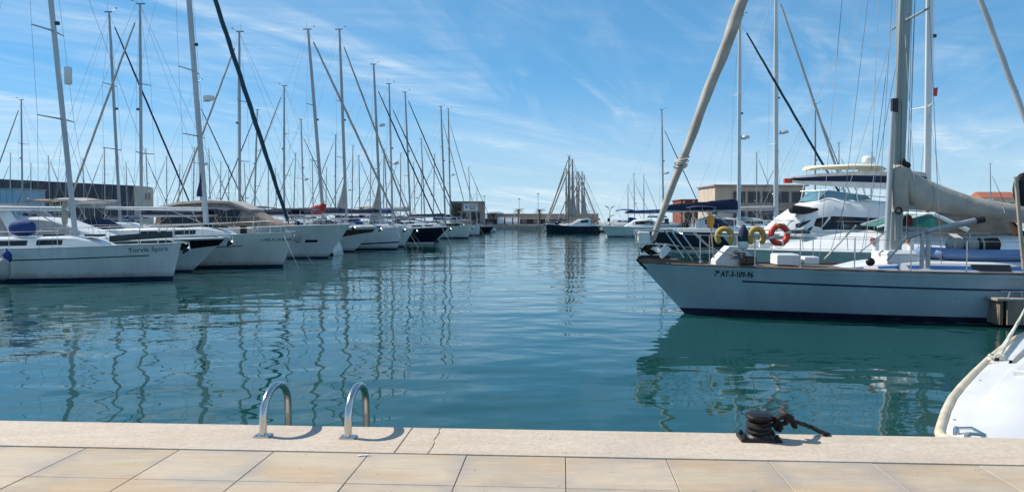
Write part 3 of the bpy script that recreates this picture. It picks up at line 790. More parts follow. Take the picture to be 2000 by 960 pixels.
# steel ladder: two hoops over the edge with rungs going down into the water
f1 = toQ(onz(514, 851, QTOP)); f2 = toQ(onz(681, 853, QTOP))
lad = empty('quay_ladder', Q(f1[0], f1[1], QTOP), -QA, 'polished steel swimming ladder with two hooped handrails over the quay edge', 'ladder')
def hoop(u):
    reach = EDGE - f1[1] + 0.21; top = 0.31; r = 0.0275
    pts = [(u, 0, 0.0), (u, 0.004, 0.10)]
    for i in range(1, 16):
        a = math.pi * (1 - i / 16); pts.append((u, reach / 2 + math.cos(a) * (reach / 2 - 0.002), 0.10 + (top - 0.10) * math.sin(a) ** 0.85))
    pts += [(u, reach, 0.06), (u, reach, -0.3), (u, reach, -1.5)]
    return MB().tube(pts, r, 14)
for u in (0.0, f2[0] - f1[0]):
    rl = hoop(u).build('handrail', 'steel', lad, angle=60)
    MB().bbox((u, 0, 0.006), (0.11, 0.10, 0.012), 0.003).build('foot_plate', 'steel', rl)
    for dx in (-0.038, 0.038): MB().lathe([(0.009, 0.012), (0.009, 0.02), (0.004, 0.022)], 6, (u + dx, -0.034, 0)).build('bolt', 'steel', rl)
for k in range(4):
    MB().tube([(0.0, EDGE - f1[1] + 0.21, -0.22 - 0.27 * k), (f2[0] - f1[0], EDGE - f1[1] + 0.21, -0.22 - 0.27 * k)], 0.02, 8).build('rung', 'steel', lad)

# mooring bollard with its rope
bq = toQ(onz(1482, 857, QTOP))
BOLS = 0.92
bol = empty('mooring_bollard', Q(bq[0], bq[1], QTOP), -QA, 'black cast iron mooring bollard wound with black rope at the quay edge', 'bollard')
MB().bbox((0, 0, 0.014), (0.30, 0.20, 0.028), 0.008).build('base_plate', 'cast_iron', bol)
for dx, dy in ((-0.12, -0.07), (0.12, -0.07), (-0.12, 0.07), (0.12, 0.07)):
    MB().lathe([(0.020, 0.028), (0.020, 0.045), (0.011, 0.047), (0.011, 0.062), (0.004, 0.064)], 6, (dx, dy, 0)).build('bolt', 'cast_iron', bol)
MB().lathe([(0.105, 0.02), (0.092, 0.045), (0.066, 0.07), (0.060, 0.13), (0.075, 0.17), (0.098, 0.19), (0.104, 0.205), (0.098, 0.222), (0.06, 0.232), (0.01, 0.234)], 22).build('post', 'cast_iron', bol)
TW = lambda i, a: 1 + 0.20 * math.sin(3 * a + i * 1.1)
def rope_pts(pts, n=9):
    out = []
    P = [Vector(p) for p in pts]
    for i in range(len(P) - 1):
        a = P[max(i - 1, 0)]; b = P[i]; c = P[i + 1]; d = P[min(i + 2, len(P) - 1)]
        for k in range(n):
            t = k / n; out.append(0.5 * ((2 * b) + (c - a) * t + (2 * a - 5 * b + 4 * c - d) * t * t + (3 * b - a - 3 * c + d) * t ** 3))
    out.append(P[-1]); return out
coil = [(math.cos(a) * (0.076 + 0.010 * math.sin(0.37 * a + 1)), math.sin(a) * (0.076 + 0.010 * math.sin(0.37 * a + 1)), 0.070 + 0.021 * a / 6.283 + 0.011 * math.sin(1.0 * a + 0.5 * math.sin(a * 0.31))) for a in [i * 0.17 for i in range(int(6.283 * 4.4 / 0.17))]]
eq = EDGE - bq[1]
rp = empty('mooring_rope', Q(bq[0], bq[1], QTOP), -QA, 'thick black mooring rope coiled on the bollard and led over the edge', 'rope')
MB().tube(coil, 0.0145, 10, twist=TW).build('coil', 'rope_black', rp, angle=70)
knot = rope_pts([coil[-1], (0.11, 0.03, 0.165), (0.16, 0.02, 0.205), (0.205, -0.01, 0.19), (0.20, 0.02, 0.14), (0.15, 0.03, 0.13), (0.135, 0.0, 0.17), (0.18, -0.02, 0.215), (0.23, 0.0, 0.20), (0.26, 0.04, 0.15), (0.27, 0.06, 0.125)])
MB().tube(knot, 0.020, 10, twist=TW).build('knot', 'rope_black', rp, angle=70)
MB().tube(rope_pts([(0.12, 0.02, 0.14), (0.14, 0.03, 0.09), (0.16, 0.01, 0.085), (0.17, 0.02, 0.15)]), 0.019, 10, twist=TW).build('bight', 'rope_black', rp, angle=70)
MB().tube(rope_pts([(0.245, 0.03, 0.20), (0.275, 0.03, 0.13), (0.285, 0.05, 0.095), (0.265, 0.06, 0.12)]), 0.016, 10, twist=TW).build('tail', 'rope_black', rp, angle=70)
MB().tube(rope_pts([(0.20, 0.02, 0.165), (0.30, 0.06, 0.135), (0.42, 0.16, 0.075), (0.53, eq - 0.03, 0.022), (0.565, eq + 0.010, 0.0), (0.575, eq + 0.022, -0.08), (0.62, eq + 0.10, -0.9)]), 0.0175, 10, twist=TW).build('rope_end', 'rope_black', rp, angle=70)

bol.scale = rp.scale = (BOLS, BOLS, BOLS * 0.88)
# far shore: quays, low wall, buildings, palms, lamps, hill
FARY = 195.0
def shore(name, x0, x1, y0, y1, z, m='concrete'):
    return tag(MB().box(((x0 + x1) / 2, (y0 + y1) / 2, z / 2 - 1), (x1 - x0, y1 - y0, z + 2)).build(name, m, angle=0), kind='structure')
shore('far_quay', -330, 330, FARY, FARY + 320, 0.95)
shore('left_quay', -330, -56, 150, FARY - 0.02, 1.0)
shore('right_quay', 26, 200, 118, FARY - 0.02, 1.0)
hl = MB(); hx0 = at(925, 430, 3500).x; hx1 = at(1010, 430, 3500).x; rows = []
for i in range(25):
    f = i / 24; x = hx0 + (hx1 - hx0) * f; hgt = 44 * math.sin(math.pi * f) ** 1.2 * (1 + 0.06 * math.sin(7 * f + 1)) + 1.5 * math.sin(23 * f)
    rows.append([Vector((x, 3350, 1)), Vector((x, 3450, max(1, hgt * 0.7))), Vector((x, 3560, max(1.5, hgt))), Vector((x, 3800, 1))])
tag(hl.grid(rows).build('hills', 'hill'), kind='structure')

def windows(root, wall_y, rects, m='glass_dark', frame='plastic_black', depth=0.25, framed=0.10):
    for x0, x1, z0, z1 in rects:
        fo = MB()
        for cx, cz, sx, sz in (((x0 + x1) / 2, z0 - framed / 2, x1 - x0 + 2 * framed, framed), ((x0 + x1) / 2, z1 + framed / 2, x1 - x0 + 2 * framed, framed), (x0 - framed / 2, (z0 + z1) / 2, framed, z1 - z0), (x1 + framed / 2, (z0 + z1) / 2, framed, z1 - z0)):
            fo.box((cx, wall_y - 0.02, cz), (sx, 0.16, sz))
        f = fo.build('window', frame, root, angle=0)
        MB().box(((x0 + x1) / 2, wall_y - 0.01, (z0 + z1) / 2), (x1 - x0, 0.06, z1 - z0)).build('pane', m, f, angle=0)
# dark warehouse on the left
A = at(-260, 345, 150); Bp = at(300, 374, 172)
wh = empty('warehouse', (at(20, 400, 158).x, 158, 1.0), 0, 'long dark grey metal-clad warehouse behind the left masts', 'warehouse')
wx = lambda px, Y: at(px, 400, Y).x - wh.location.x
zt = zheight(349, 158) - 1.0
x0, x1 = wx(-330, 158), wx(262, 158); x2 = x1 + 0.25
def slanted(xa, xb, za, zb, y0, y1): 
    m = MB(); m.loft([[Vector((xa, y0, 0)), Vector((xa, y0, za)), Vector((xa, y1, za)), Vector((xa, y1, 0))], [Vector((xb, y0, 0)), Vector((xb, y0, zb)), Vector((xb, y1, zb)), Vector((xb, y1, 0))]]); return m
slanted(x0, x1, zt + 1.6, zt - 1.35, 0, 7.9).build('wall', 'panel_dark', wh, angle=0)
nP = 30
for i in range(nP):
    xa = x0 + (x1 - x0) * i / nP + 0.06; xb = x0 + (x1 - x0) * (i + 1) / nP - 0.06; f0 = (xa - x0) / (x1 - x0); f1_ = (xb - x0) / (x1 - x0)
    slanted(xa, xb, zt + 1.6 - 2.95 * f0 - 0.25, zt + 1.6 - 2.95 * f1_ - 0.25, -0.10, 0.05).build('panel', 'panel_dark', wh, angle=0)
slanted(x0, x1, zt + 1.75, zt - 1.2, -0.3, -0.12).data if False else None
slanted(x1 + 0.02, x2, zt - 1.45, zt - 1.5, -0.05, 8.0).build('end_wall', 'panel_pale', wh, angle=0)
MB().box((x2 + 0.03, 5.4, zt - 3.4), (0.10, 2.2, 1.3)).build('window', 'glass_dark', wh, angle=0)
bb = empty('boat_shed', (at(8, 400, 140).x, 140, 0.0), 0, 'pale blue shed in front of the dark warehouse at the left edge', 'shed')
bb.location.z = 0.0
zs = zheight(369, 140)
MB().bbox((0, 4, zs / 2), (5.2, 8, zs), 0.05).build('wall', 'panel_blue', bb, angle=0)
MB().box((0, 4, zs + 0.08), (5.5, 8.3, 0.14)).build('roof', 'panel_pale', bb, angle=0)
for k in range(5): MB().box((-2.1 + k * 1.05, -0.03, zs / 2), (0.98, 0.08, zs - 0.3)).build('panel', 'panel_blue', bb, angle=0)
shore('shed_jetty', at(-60, 400, 140).x - 20, at(8, 400, 140).x + 4, 137, 149.98, 0.6)

# office building with a sign on the far quay
ob = empty('office_building', (at(878, 430, FARY + 6).x, FARY + 6, 0.95), 0, 'taupe two-storey building with a pale sign board on the far quay', 'building')
ow = at(945, 430, FARY + 6).x - ob.location.x; oh = zheight(394, FARY + 6) - 0.95
MB().box((ow / 2, 5, oh / 2), (ow, 10, oh)).build('wall', 'wall_taupe', ob, angle=0)
MB().box((ow / 2, 5, oh + 0.07), (ow + 0.2, 10.2, 0.14)).build('roof', 'panel_dark', ob, angle=0)
windows(ob, 0.0, [(0.8, 2.9, oh * 0.62, oh * 0.92), (1.3, 2.7, 0.5, oh * 0.52), (3.4, 4.6, 0.5, oh * 0.52), (5.6, 7.6, 0.3, oh * 0.54)])
sg = MB().box((5.4, -0.06, oh * 0.76), (3.6, 0.1, oh * 0.30)).build('sign_board', 'plastic_white', ob, angle=0)
MB().lathe([(0.33, 0), (0.33, 0.04), (0.05, 0.04)], 14, (4.3, -0.12, oh * 0.78), Matrix.Rotation(math.pi / 2, 3, 'X')).build('emblem', 'stripe_blue', sg)
mm = MB()
for zz_, a_, b_ in ((0.84, 4.8, 6.9), (0.76, 4.8, 6.7), (0.69, 5.2, 6.3)): mm.box(((a_ + b_) / 2, -0.125, oh * zz_), (b_ - a_, 0.02, 0.18))
mm.build('sign_print', 'stripe_navy', sg, angle=0)
# long low tan building
lb = empty('harbour_wall_building', (at(946, 430, FARY + 14).x, FARY + 14, 0.95), 0, 'long low tan harbour building behind the palms on the far quay', 'building')
lw = at(1168, 430, FARY + 14).x - lb.location.x; lh = zheight(418, FARY + 14) - 0.95
MB().box((lw / 2, 4, lh * 0.29), (lw, 8, lh * 0.58)).build('wall', 'wall_taupe', lb, angle=0)
MB().box((lw / 2 + 0.4, 3.6, lh * 0.80), (lw - 0.8, 8.6, lh * 0.40)).build('fascia', 'wall_tan', lb, angle=0)
MB().box((lw / 2, 3.6, lh + 0.06), (lw + 0.2, 9.0, 0.12)).build('roof', 'wall_taupe', lb, angle=0)
windows(lb, 0.0, [(2 + k * 3.1, 3.6 + k * 3.1, 0.5, lh * 0.50) for k in range(9)], framed=0.07)
# cream building on the right
cb = empty('cream_building', (at(1396, 430, 135).x, 135, 1.0), math.radians(3), 'cream two-storey building with flat brown roof behind the navy sailboat', 'building')
cw = at(1530, 430, 135).x - cb.location.x + 4; ch = zheight(363, 135) - 1.0
MB().box((cw / 2, 5, ch / 2), (cw, 10, ch)).build('wall', 'wall_cream', cb, angle=0)
MB().box((cw / 2, 4.8, ch + 0.1), (cw + 0.7, 11, 0.22)).build('roof', 'wall_taupe', cb, angle=0)
MB().box((cw / 2, -0.2, ch * 0.52), (cw + 0.3, 0.9, 0.25)).build('string_course', 'wall_taupe', cb, angle=0)
windows(cb, 0.0, [(3.2 + k * 2.55, 5.2 + k * 2.55, ch * 0.60, ch * 0.86) for k in range(5)] + [(3.2 + k * 2.55, 5.2 + k * 2.55, 0.8, ch * 0.40) for k in range(5)], m='glass_dark', frame='wall_taupe')
rb = empty('red_building', (at(1330, 430, 152).x, 152, 1.0), 0, 'low red building with pale columns left of the cream building', 'building')
rw = at(1385, 430, 152).x - rb.location.x + 1; rh = zheight(391, 152) - 1.0
MB().box((rw / 2, 4, rh / 2), (rw, 8, rh)).build('wall', 'wall_red', rb, angle=0)
MB().box((rw / 2, 3.8, rh + 0.1), (rw + 0.4, 8.6, 0.2)).build('roof', 'wall_red', rb, angle=0)
for k in range(4): MB().box((0.5 + k * (rw - 1) / 3, -0.12, rh / 2), (0.35, 0.22, rh - 0.02)).build('column', 'wall_cream', rb, angle=0)
windows(rb, 0.0, [(1.0 + k * (rw - 1) / 3, 0.1 + (k + 1) * (rw - 1) / 3, 0.9, rh * 0.7) for k in range(3)], framed=0.05)
hs = empty('roofed_house', (at(1920, 430, 330).x, 330, 0.95), 0, 'distant house with a red roof beyond the beige sail cover', 'house')
hw_ = 14; hh = zheight(386, 330) - 0.95
MB().box((hw_ / 2, 5, hh / 2), (hw_, 10, hh)).build('wall', 'wall_cream', hs, angle=0)
MB().loft([[Vector((-0.6, -0.6, hh + 0.02)), Vector((-0.6, 5, hh + 2.6)), Vector((-0.6, 10.6, hh + 0.02))], [Vector((hw_ + 0.6, -0.6, hh + 0.02)), Vector((hw_ + 0.6, 5, hh + 2.6)), Vector((hw_ + 0.6, 10.6, hh + 0.02))]]).build('roof', 'roof_red', hs, angle=0)
windows(hs, 0.0, [(1.5 + k * 3.2, 3.2 + k * 3.2, hh * 0.55, hh * 0.8) for k in range(4)])

def palm(p, h, label, seed):
    r = random.Random(seed); root = empty('palm_tree', p, 0, label, 'palm tree', 'palms on the far quay')
    MB().tube([(0.12 * math.sin(2.2 * f), 0, h * f) for f in [i / 8 for i in range(9)]], [0.26 - 0.10 * i / 8 for i in range(9)], 8).build('trunk', 'bark', root)
    c = Vector((0.10, 0, h)); m = MB()
    for k in range(26):
        az = k * 2.4 + r.uniform(-.3, .3); el = r.uniform(-0.5, 1.2); ln = r.uniform(1.3, 1.9); d = Vector((math.cos(az), math.sin(az), 0)); s = Vector((-math.sin(az), math.cos(az), 0)); pts = []
        for i in range(7):
            f = i / 6; pts.append(c + d * (ln * f * math.cos(el * (1 - f * 0.5))) + Vector((0, 0, ln * f * math.sin(el) - 1.1 * f * f * ln * 0.6)))
        for i in range(6):
            for sd in (1, -1):
                for q in (0.0, 0.5):
                    a = pts[i].lerp(pts[i + 1], q); b = pts[i].lerp(pts[i + 1], q + 0.3); t = a + s * sd * 0.42 * (1 - i / 8) + (pts[i + 1] - pts[i]) * 1.2 - Vector((0, 0, 0.12))
                    m.add([a, b, t], [(0, 1, 2)])
    m.build('crown', 'leaf_palm', root, angle=0)
palm((at(1012, 440, FARY + 3).x, FARY + 3, 0.95), zheight(411, FARY + 3) - 0.95, 'palm tree beside the left lamp post on the far quay', 1)
palm((at(1053, 440, FARY + 3).x, FARY + 3, 0.95), zheight(412, FARY + 3) - 0.95, 'palm tree just left of the dark-hulled boat on the far quay', 2)
palm((at(963, 440, FARY + 9).x, FARY + 9, 0.95), zheight(419, FARY + 9) - 0.95, 'short palm tree right of the taupe building on the far quay', 3)
palm((at(1142, 440, FARY + 8).x, FARY + 8, 0.95), zheight(414, FARY + 8) - 0.95, 'palm tree behind the masts of the dark-hulled boat', 4)
def tree(p, h, r0, label, seed):
    r = random.Random(seed); root = empty('broadleaf_tree', p, 0, label, 'tree')
    m = MB().tube([(0, 0, 0), (0.05, 0, h * 0.35), (0, 0.05, h * 0.6)], [0.16, 0.12, 0.06], 7)
    for k in range(6):
        a = k * 1.05; m.tube([(0.03, 0, h * 0.38), (math.cos(a) * r0 * 0.6, math.sin(a) * r0 * 0.6, h * (0.6 + 0.06 * (k % 3)))], [0.06, 0.02], 5)
    m.build('trunk', 'bark', root)
    m = MB(); cs = [(r.uniform(-.55, .55) * r0, r.uniform(-.55, .55) * r0, h * 0.68 + r.uniform(-.30, .30) * h * 0.8) for _ in range(15)]
    for k in range(1700):
        c = Vector(r.choice(cs)); d = Vector((r.gauss(0, 1), r.gauss(0, 1), r.gauss(0, 1))).normalized(); p_ = c + d * r0 * 0.42 * r.uniform(0.5, 1); s = r.uniform(0.07, 0.14)
        a = Vector((r.gauss(0, 1), r.gauss(0, 1), r.gauss(0, 1))).normalized(); b = a.cross(d).normalized() if a.cross(d).length > 0.01 else Vector((1, 0, 0))
        m.add([p_ - a * s, p_ + b * s * 0.6, p_ + a * s, p_ - b * s * 0.6], [(0, 1, 2, 3)])
    m.build('crown', 'leaf', root, angle=0)
tree((at(887, 430, FARY + 3).x, FARY + 3, 0.95), zheight(398, FARY + 3) - 0.95, 1.1, 'small green tree in front of the taupe building', 8)
def lamp(px, ytop, Y, label, two=False):
    h = zheight(ytop, Y) - 0.95; root = empty('street_lamp', (at(px, 440, Y).x, Y, 0.95), 0, label, 'street lamp', 'lamp posts on the far quay')
    MB().tube([(0, 0, 0), (0, 0, 0.6), (0, 0, h)], [0.12, 0.08, 0.05], 8).build('post', 'alu', root)
    m = MB().lathe([(0.06, 0), (0.32, 0.05), (0.36, 0.14), (0.14, 0.26), (0.02, 0.28)], 10, (0, 0, h)); m.build('lamp_head', 'alu', root)
lamp(946, 384, FARY + 1.5, 'tall lamp post at the right corner of the taupe building'); lamp(1014, 389, FARY + 1.5, 'lamp post rising beside the left palm on the far quay'); lamp(1051, 379, FARY + 1.8, 'thin lamp post rising beside the palm near the dark-hulled boat')
# forked mast with two panels on the right-hand mole
Yk = 150; kz = zheight(404, Yk)
kf = empty('signal_post', (at(1191, 440, Yk).x, Yk, 0.8), 0, 'forked post with two tilted panels behind the small white cruiser', 'post')
MB().tube([(0, 0, 0), (0, 0, kz - 1.3)], [0.09, 0.06], 8).build('post', 'alu', kf)
for sd in (1, -1):
    MB().tube([(0, 0, kz - 1.35), (sd * 0.3, 0, kz - 1.05)], 0.04, 6).build('arm', 'alu', kf)
    MB().box((sd * 0.52, 0, kz - 0.82), (0.75, 0.5, 0.12), Matrix.Rotation(-sd * 0.62, 3, 'Y')).build('panel', 'panel_dark', kf, angle=0)
MB().box((0.35, 0, 2.2), (1.0, 0.4, 0.12), Matrix.Rotation(-0.45, 3, 'Y')).build('panel', 'panel_dark', kf, angle=0)
shore('mole', at(1140, 440, 158).x, at(1300, 440, 140).x, 147, 165, 0.8, 'quay_wall')
# rocks along the mole
rk = random.Random(3); m = MB()
for k in range(150):
    x = rk.uniform(at(1140, 440, 158).x - 1, 34); y = 146.5 + rk.uniform(-1.5, 0.6); s = rk.uniform(0.35, 0.8)
    m.ellipsoid((x, y, rk.uniform(0.0, 0.7)), (s, s * 0.8, s * 0.6), 6, 4)
tag(m.build('mole_rocks', 'quay_wall', angle=0), 'heap of grey boulders along the mole behind the dark boat', 'rocks', kind='stuff')
# parked vans on the far quay
def van(px, label):
    Y = FARY + 9.5; root = empty('parked_van', (at(px, 440, Y).x, Y, 0.95), -math.pi / 2, label, 'van', 'vans parked on the far quay')
    MB().loft([[Vector((x, y, z)) for x, z in ((-1.1, 0.3), (-1.15, 1.0), (-1.0, 2.0), (0.6, 2.05), (1.0, 1.2), (1.2, 1.0), (1.2, 0.3))] for y in (-0.85, 0.85)]).build('body', 'plastic_white', root, angle=30)
    MB().box((-0.2, -0.86, 1.55), (1.4, 0.03, 0.5)).build('window', 'glass_dark', root, angle=0)
    MB().box((-0.1, -0.87, 0.8), (2.0, 0.03, 0.5)).build('side_stripe', 'stripe_blue', root, angle=0)
    for dx in (-0.7, 0.7): MB().lathe([(0.3, -0.1), (0.3, 0.1), (0.1, 0.1)], 12, (dx, -0.82, 0.3), Matrix.Rotation(math.pi / 2, 3, 'X')).build('wheel', 'plastic_black', root)
van(978, 'leftmost of three white vans parked left of the lamp post'); van(993.5, 'middle one of three white vans parked left of the lamp post'); van(1009, 'rightmost of three white vans parked left of the lamp post')

# ------------------------------------------------------------------ boats
RL = -QA                  # bows to the right
RR = math.pi - QA         # bows to the left
OCC = []                  # occupied rectangles in quay coordinates
def occupy(root, L, B, fwd=1.2):
    u, v = toQ(root.location); s = 1 if abs(root.rotation_euler.z) < 1 else -1; k = root.scale.x
    a, b = u + s * fwd * k, u - s * (L + 0.4) * k
    OCC.append((min(a, b), max(a, b), v - B * k / 2 - 0.25, v + B * k / 2 + 0.25))
def mastfit(root, px0, py0, px1=None, py1=None, H=None):
    """foot, masthead height and rake of a mast from two pixels on its axis"""
    a = lp(root, px0, py0); b = lp(root, px1, py1); tr = (a.x - b.x) / (b.z - a.z)
    return a.x, a.z, (H if H else b.z), math.degrees(math.atan(tr))
BOWM = lambda h, dx=-0.12: (h.x(0, h.sheer(0)) + dx, 0, h.sheer(0) + 0.03)
STERN = lambda h: (h.x(1, h.sheer(1)) + 0.1, 0, h.sheer(1) + 0.05)

# ---- left row, nearest first
loc = onz(337, 545, 0)
l1, h = sailboat('sailboat', 'white sailboat with navy stripe and the name Yorvik Spirit on its bow', loc, RL, L=11.2, B=3.6, fb=(1.30, 1.12, 1.05), stripe=(0.40, 0.362, 0.07, 'stripe_navy'), rake=0.35, hood='canvas_blue', cab=(0.20, 0.68, 0.62, 0.40), wheel=True, lines=False)
occupy(l1, 11.2, 3.6)
mx, zb, H, rk = mastfit(l1, 147, 456, 99, 0)
rig(l1, mx, zb, 15.6, 0.21, rk, spread=((0.30, 1.05), (0.53, 0.9), (0.76, 0.7)), beam=3.6, bow=BOWM(h), stern=STERN(h), boom=(4.4, lp(l1, 120, 408).z, 0.06), boommat='mast_white', mastmat='alu_pale', deckz=1.1, fore_frac=0.97)
p = lp(l1, 128, 148); MB().lathe([(0.11, -0.32), (0.13, -0.28), (0.13, 0.28), (0.11, 0.32)], 12, p + Vector((0.10, 0, 0))).build('radar_reflector', 'plastic_white', l1)
tl = lp(l1, 280, 492, -1.1)
hull_text(h, l1, 'Yorvik Spirit', 0.235, lp(l1, 244, 493, -1.0).x, lp(l1, 244, 493, -1.0).z, -1, 'stripe_navy', slope=0.03)
# blue stowed canvas on the cabin top, a bundle round the mast foot
a = lp(l1, 22, 445, -0.5); b = lp(l1, 66, 445, -0.5)
MB().tube([a + (b - a) * f for f in (0, 0.08, 0.3, 0.7, 0.92, 1)], [0.08, 0.24, 0.30, 0.30, 0.24, 0.08], 12).build('canvas_roll', 'canvas_blue', l1)
a = lp(l1, 131, 400); MB().loft([[a + Vector((math.cos(k * math.pi / 4) * w - 0.1, math.sin(k * math.pi / 4) * w * 0.7, dz)) for k in range(8)] for w, dz in ((0.04, 0.10), (0.10, 0.0), (0.13, -0.35), (0.11, -0.65), (0.04, -0.8))]).build('sail_bundle', 'canvas_beige', l1)
# dark gangplank laid along the near rail
a = lp(l1, 214, 466, -1.2); b = lp(l1, 337, 457, -0.55); d = (b - a)
pl = MB().box((0, 0, 0), (d.length, 0.20, 0.08)).build('gangplank', 'plank_dark')
pl.location = W(l1, (a + b) / 2); pl.rotation_euler = (math.radians(62), -math.atan2(d.z, d.x), RL + math.atan2(d.y, d.x)); tag(pl, 'dark green gangplank lying along the bow rail of Yorvik Spirit', 'gangplank')
fender('fender', at(13, 502, 27.0), 0.16, 0.45, 'canvas_blue', 'round blue fender at the left picture edge beside Yorvik Spirit')
fender('fender', at(6, 526, 26.8), 0.22, 0.75, 'canvas_grey', 'grey cylindrical fender hanging below the blue one at the left edge')

loc = onz(374, 530, 0); S = [(-2.6, 0.4, 1.15, 0.3, 1.22), (-4.2, 1.05, 1.1, 0.8, 1.75), (-5.6, 1.2, 1.05, 0.85, 2.25), (-8.2, 1.25, 1.0, 1.0, 2.35), (-9.4, 1.25, 1.0, 1.05, 1.9)]
l2, h, cab = motorboat('motor_yacht', 'white motor yacht with black bow band moored behind Yorvik Spirit', loc, RL, 12.0, 3.8, (1.42, 1.2, 1.1), S, band=(0.52, 0.06, 0.0, 0.30, 'black_gloss'), rake=1.5, cabm='gelcoat')
occupy(l2, 12.0, 3.8)
lofty_win(S, -4.3, -8.8, 0.30, 0.92, 0.012).build('cockpit_cover', 'canvas_grey', cab)
a = lp(l2, 24, 414, 0); ax = a.x
for sd in (1, -1):
    MB().loft([[Vector((ax + dx + e * w, sd * y, z)) for e in (0, 1)] + [Vector((ax + dx + e * w, sd * (y - 0.12), z)) for e in (1, 0)] for dx, w, y, z in ((0, 0.45, 1.1, 2.75), (0.7, 0.6, 1.45, 2.0), (1.3, 0.9, 1.6, 1.1))]).build('radar_arch', 'gelcoat', l2)
MB().box((ax + 0.2, 0, 2.74), (0.5, 2.2, 0.10)).build('arch_top', 'gelcoat', l2)
MB().loft([[Vector((x, y, z + 0.02 * c)) for y, c in ((-1.5, 0), (-0.8, 3), (0.8, 3), (1.5, 0))] + [Vector((x, y, z - 0.05)) for y in (1.5, 0.8, -0.8, -1.5)] for x, z in ((-7.1, 2.72), (-7.9, 2.80), (-9.0, 2.74))]).build('bimini_top', 'canvas_navy', l2)
for sd in (1, -1): MB().tube([(-7.2, sd * 1.45, 2.7), (-7.8, sd * 1.5, 1.2)], 0.014, 5).tube([(-8.9, sd * 1.45, 2.7), (-7.8, sd * 1.5, 1.2)], 0.014, 5).build('bimini_frame', 'steel', l2)

loc = onz(552, 521, 0)
l3, h = sailboat('sailboat', 'white sailboat with dark teal furled headsail and a plain stripe below its registration', loc, RL, L=12.2, B=3.9, fb=(1.58, 1.34, 1.25), stripe=(0.52, 0.485, 0.14, 'stripe_navy'), rake=0.55, hood='canvas_navy', cab=(0.18, 0.66, 0.62, 0.40), bimini='canvas_grey', hullm='hull_cream')
occupy(l3, 12.2, 3.9)
mx, zb, H, rk = mastfit(l3, 403, 438, 369, 0)
b3 = lp(l3, 576, 450)
ms, Pm = rig(l3, mx, zb, 17.0, 0.27, rk, spread=((0.27, 1.1), (0.47, 1.0), (0.72, 0.8)), beam=3.9, bow=BOWM(h), stern=STERN(h), furl=0.105, furlmat='canvas_teal', boom=(4.6, lp(l3, 380, 408).z, 0.05), boommat='mast_white', mastmat='alu_pale', deckz=1.4, bag=(3.25, 1.1, 'canvas_navy'))
p = lp(l3, 398, 192); radome(l3, p + Vector((0.25, 0, 0)), 0.26, p)
x_ = lp(l3, 506, 470, -0.9).x; z_ = lp(l3, 506, 471, -0.9).z; m = MB()      # registration too small to read in the photograph: only its marks
for k, (w_, hh_) in enumerate(((.06, .10), (.03, .04), (.09, .12), (.08, .12), (.04, .03), (.08, .12), (.04, .03), (.05, .12), (.08, .12), (.08, .12), (.04, .03), (.08, .12), (.07, .12))):
    for a, b, c, d in ((0, 0.3, 0, 1), (0.3, 1, 0.78, 1), (0.7, 1, 0, 0.6)):
        m.add([Vector((xx, h.pt(h.t_at(xx, zz), zz, -1, 0.008).y, zz)) for xx, zz in ((x_ + w_ * a, z_ + hh_ * c), (x_ + w_ * b, z_ + hh_ * c), (x_ + w_ * b, z_ + hh_ * d), (x_ + w_ * a, z_ + hh_ * d))], [(0, 1, 2, 3)])
    x_ += w_ + 0.03
m.build('registration_marks', 'stripe_navy', l3, angle=0)
MB().ellipsoid(lp(l3, 582, 462, -0.15), (0.20, 0.14, 0.30), 8, 6).build('anchor_cover', 'canvas_grey', l3)

loc = onz(640, 503, 0); S = [(-1.9, 0.5, 1.80, 0.35, 1.88), (-3.2, 1.3, 1.75, 0.9, 2.1), (-4.1, 1.5, 1.72, 1.05, 2.72), (-5.2, 1.6, 1.70, 1.20, 3.18), (-6.6, 1.65, 1.65, 1.3, 3.26), (-8.2, 1.65, 1.6, 1.3, 3.16), (-9.4, 1.6, 1.6, 1.3, 2.9)]
l4, h, cab = motorboat('motor_yacht', 'white motor yacht with beige canvas hood and one dark porthole near its bow', loc, RL, 12.5, 4.1, (1.92, 1.7, 1.5), S, rake=1.35, cabm='canvas_tan', ebow=1.6)
occupy(l4, 12.5, 4.1)
lofty_win(S, -4.6, -9.1, 0.22, 0.80, 0.012).build('side_window', 'glass_dark', cab)
rf = [(x, wt * 1.06, zt - 0.12, wt * 0.98, zt + 0.05) for x, wb, z0, wt, zt in S[2:]]; lofty(rf).build('hood_roof', 'canvas_beige', cab)
q = lp(l4, 602, 471, -1.2); t = h.t_at(q.x, q.z)
m = MB(); n_ = 8
m.grid([[h.pt(h.t_at(q.x + dx, q.z), q.z + dz, -1, 0.01) for dz in (-0.07, 0.07)] for dx in [-0.32 + 0.64 * i / 8 for i in range(9)]]); m.build('porthole', 'glass_dark', l4)

loc = onz(690, 491, 0); S = [(-2.4, 0.5, 1.45, 0.4, 1.5), (-4.0, 1.2, 1.4, 0.9, 1.9), (-5.6, 1.4, 1.4, 1.0, 2.6), (-8.5, 1.4, 1.35, 1.1, 2.7), (-9.6, 1.4, 1.35, 1.1, 2.2)]
l5, h, cab = motorboat('motor_yacht', 'white motor yacht with brown band along its bow between two sailboats', loc, RL, 12.0, 3.8, (1.72, 1.45, 1.3), S, band=(0.62, 0.16, 0.0, 0.5, 'brown_band'), rake=1.7)
occupy(l5, 12.0, 3.8)
lofty_win(S, -4.4, -8.4, 0.35, 0.8, 0.012).build('side_window', 'glass_dark', cab)

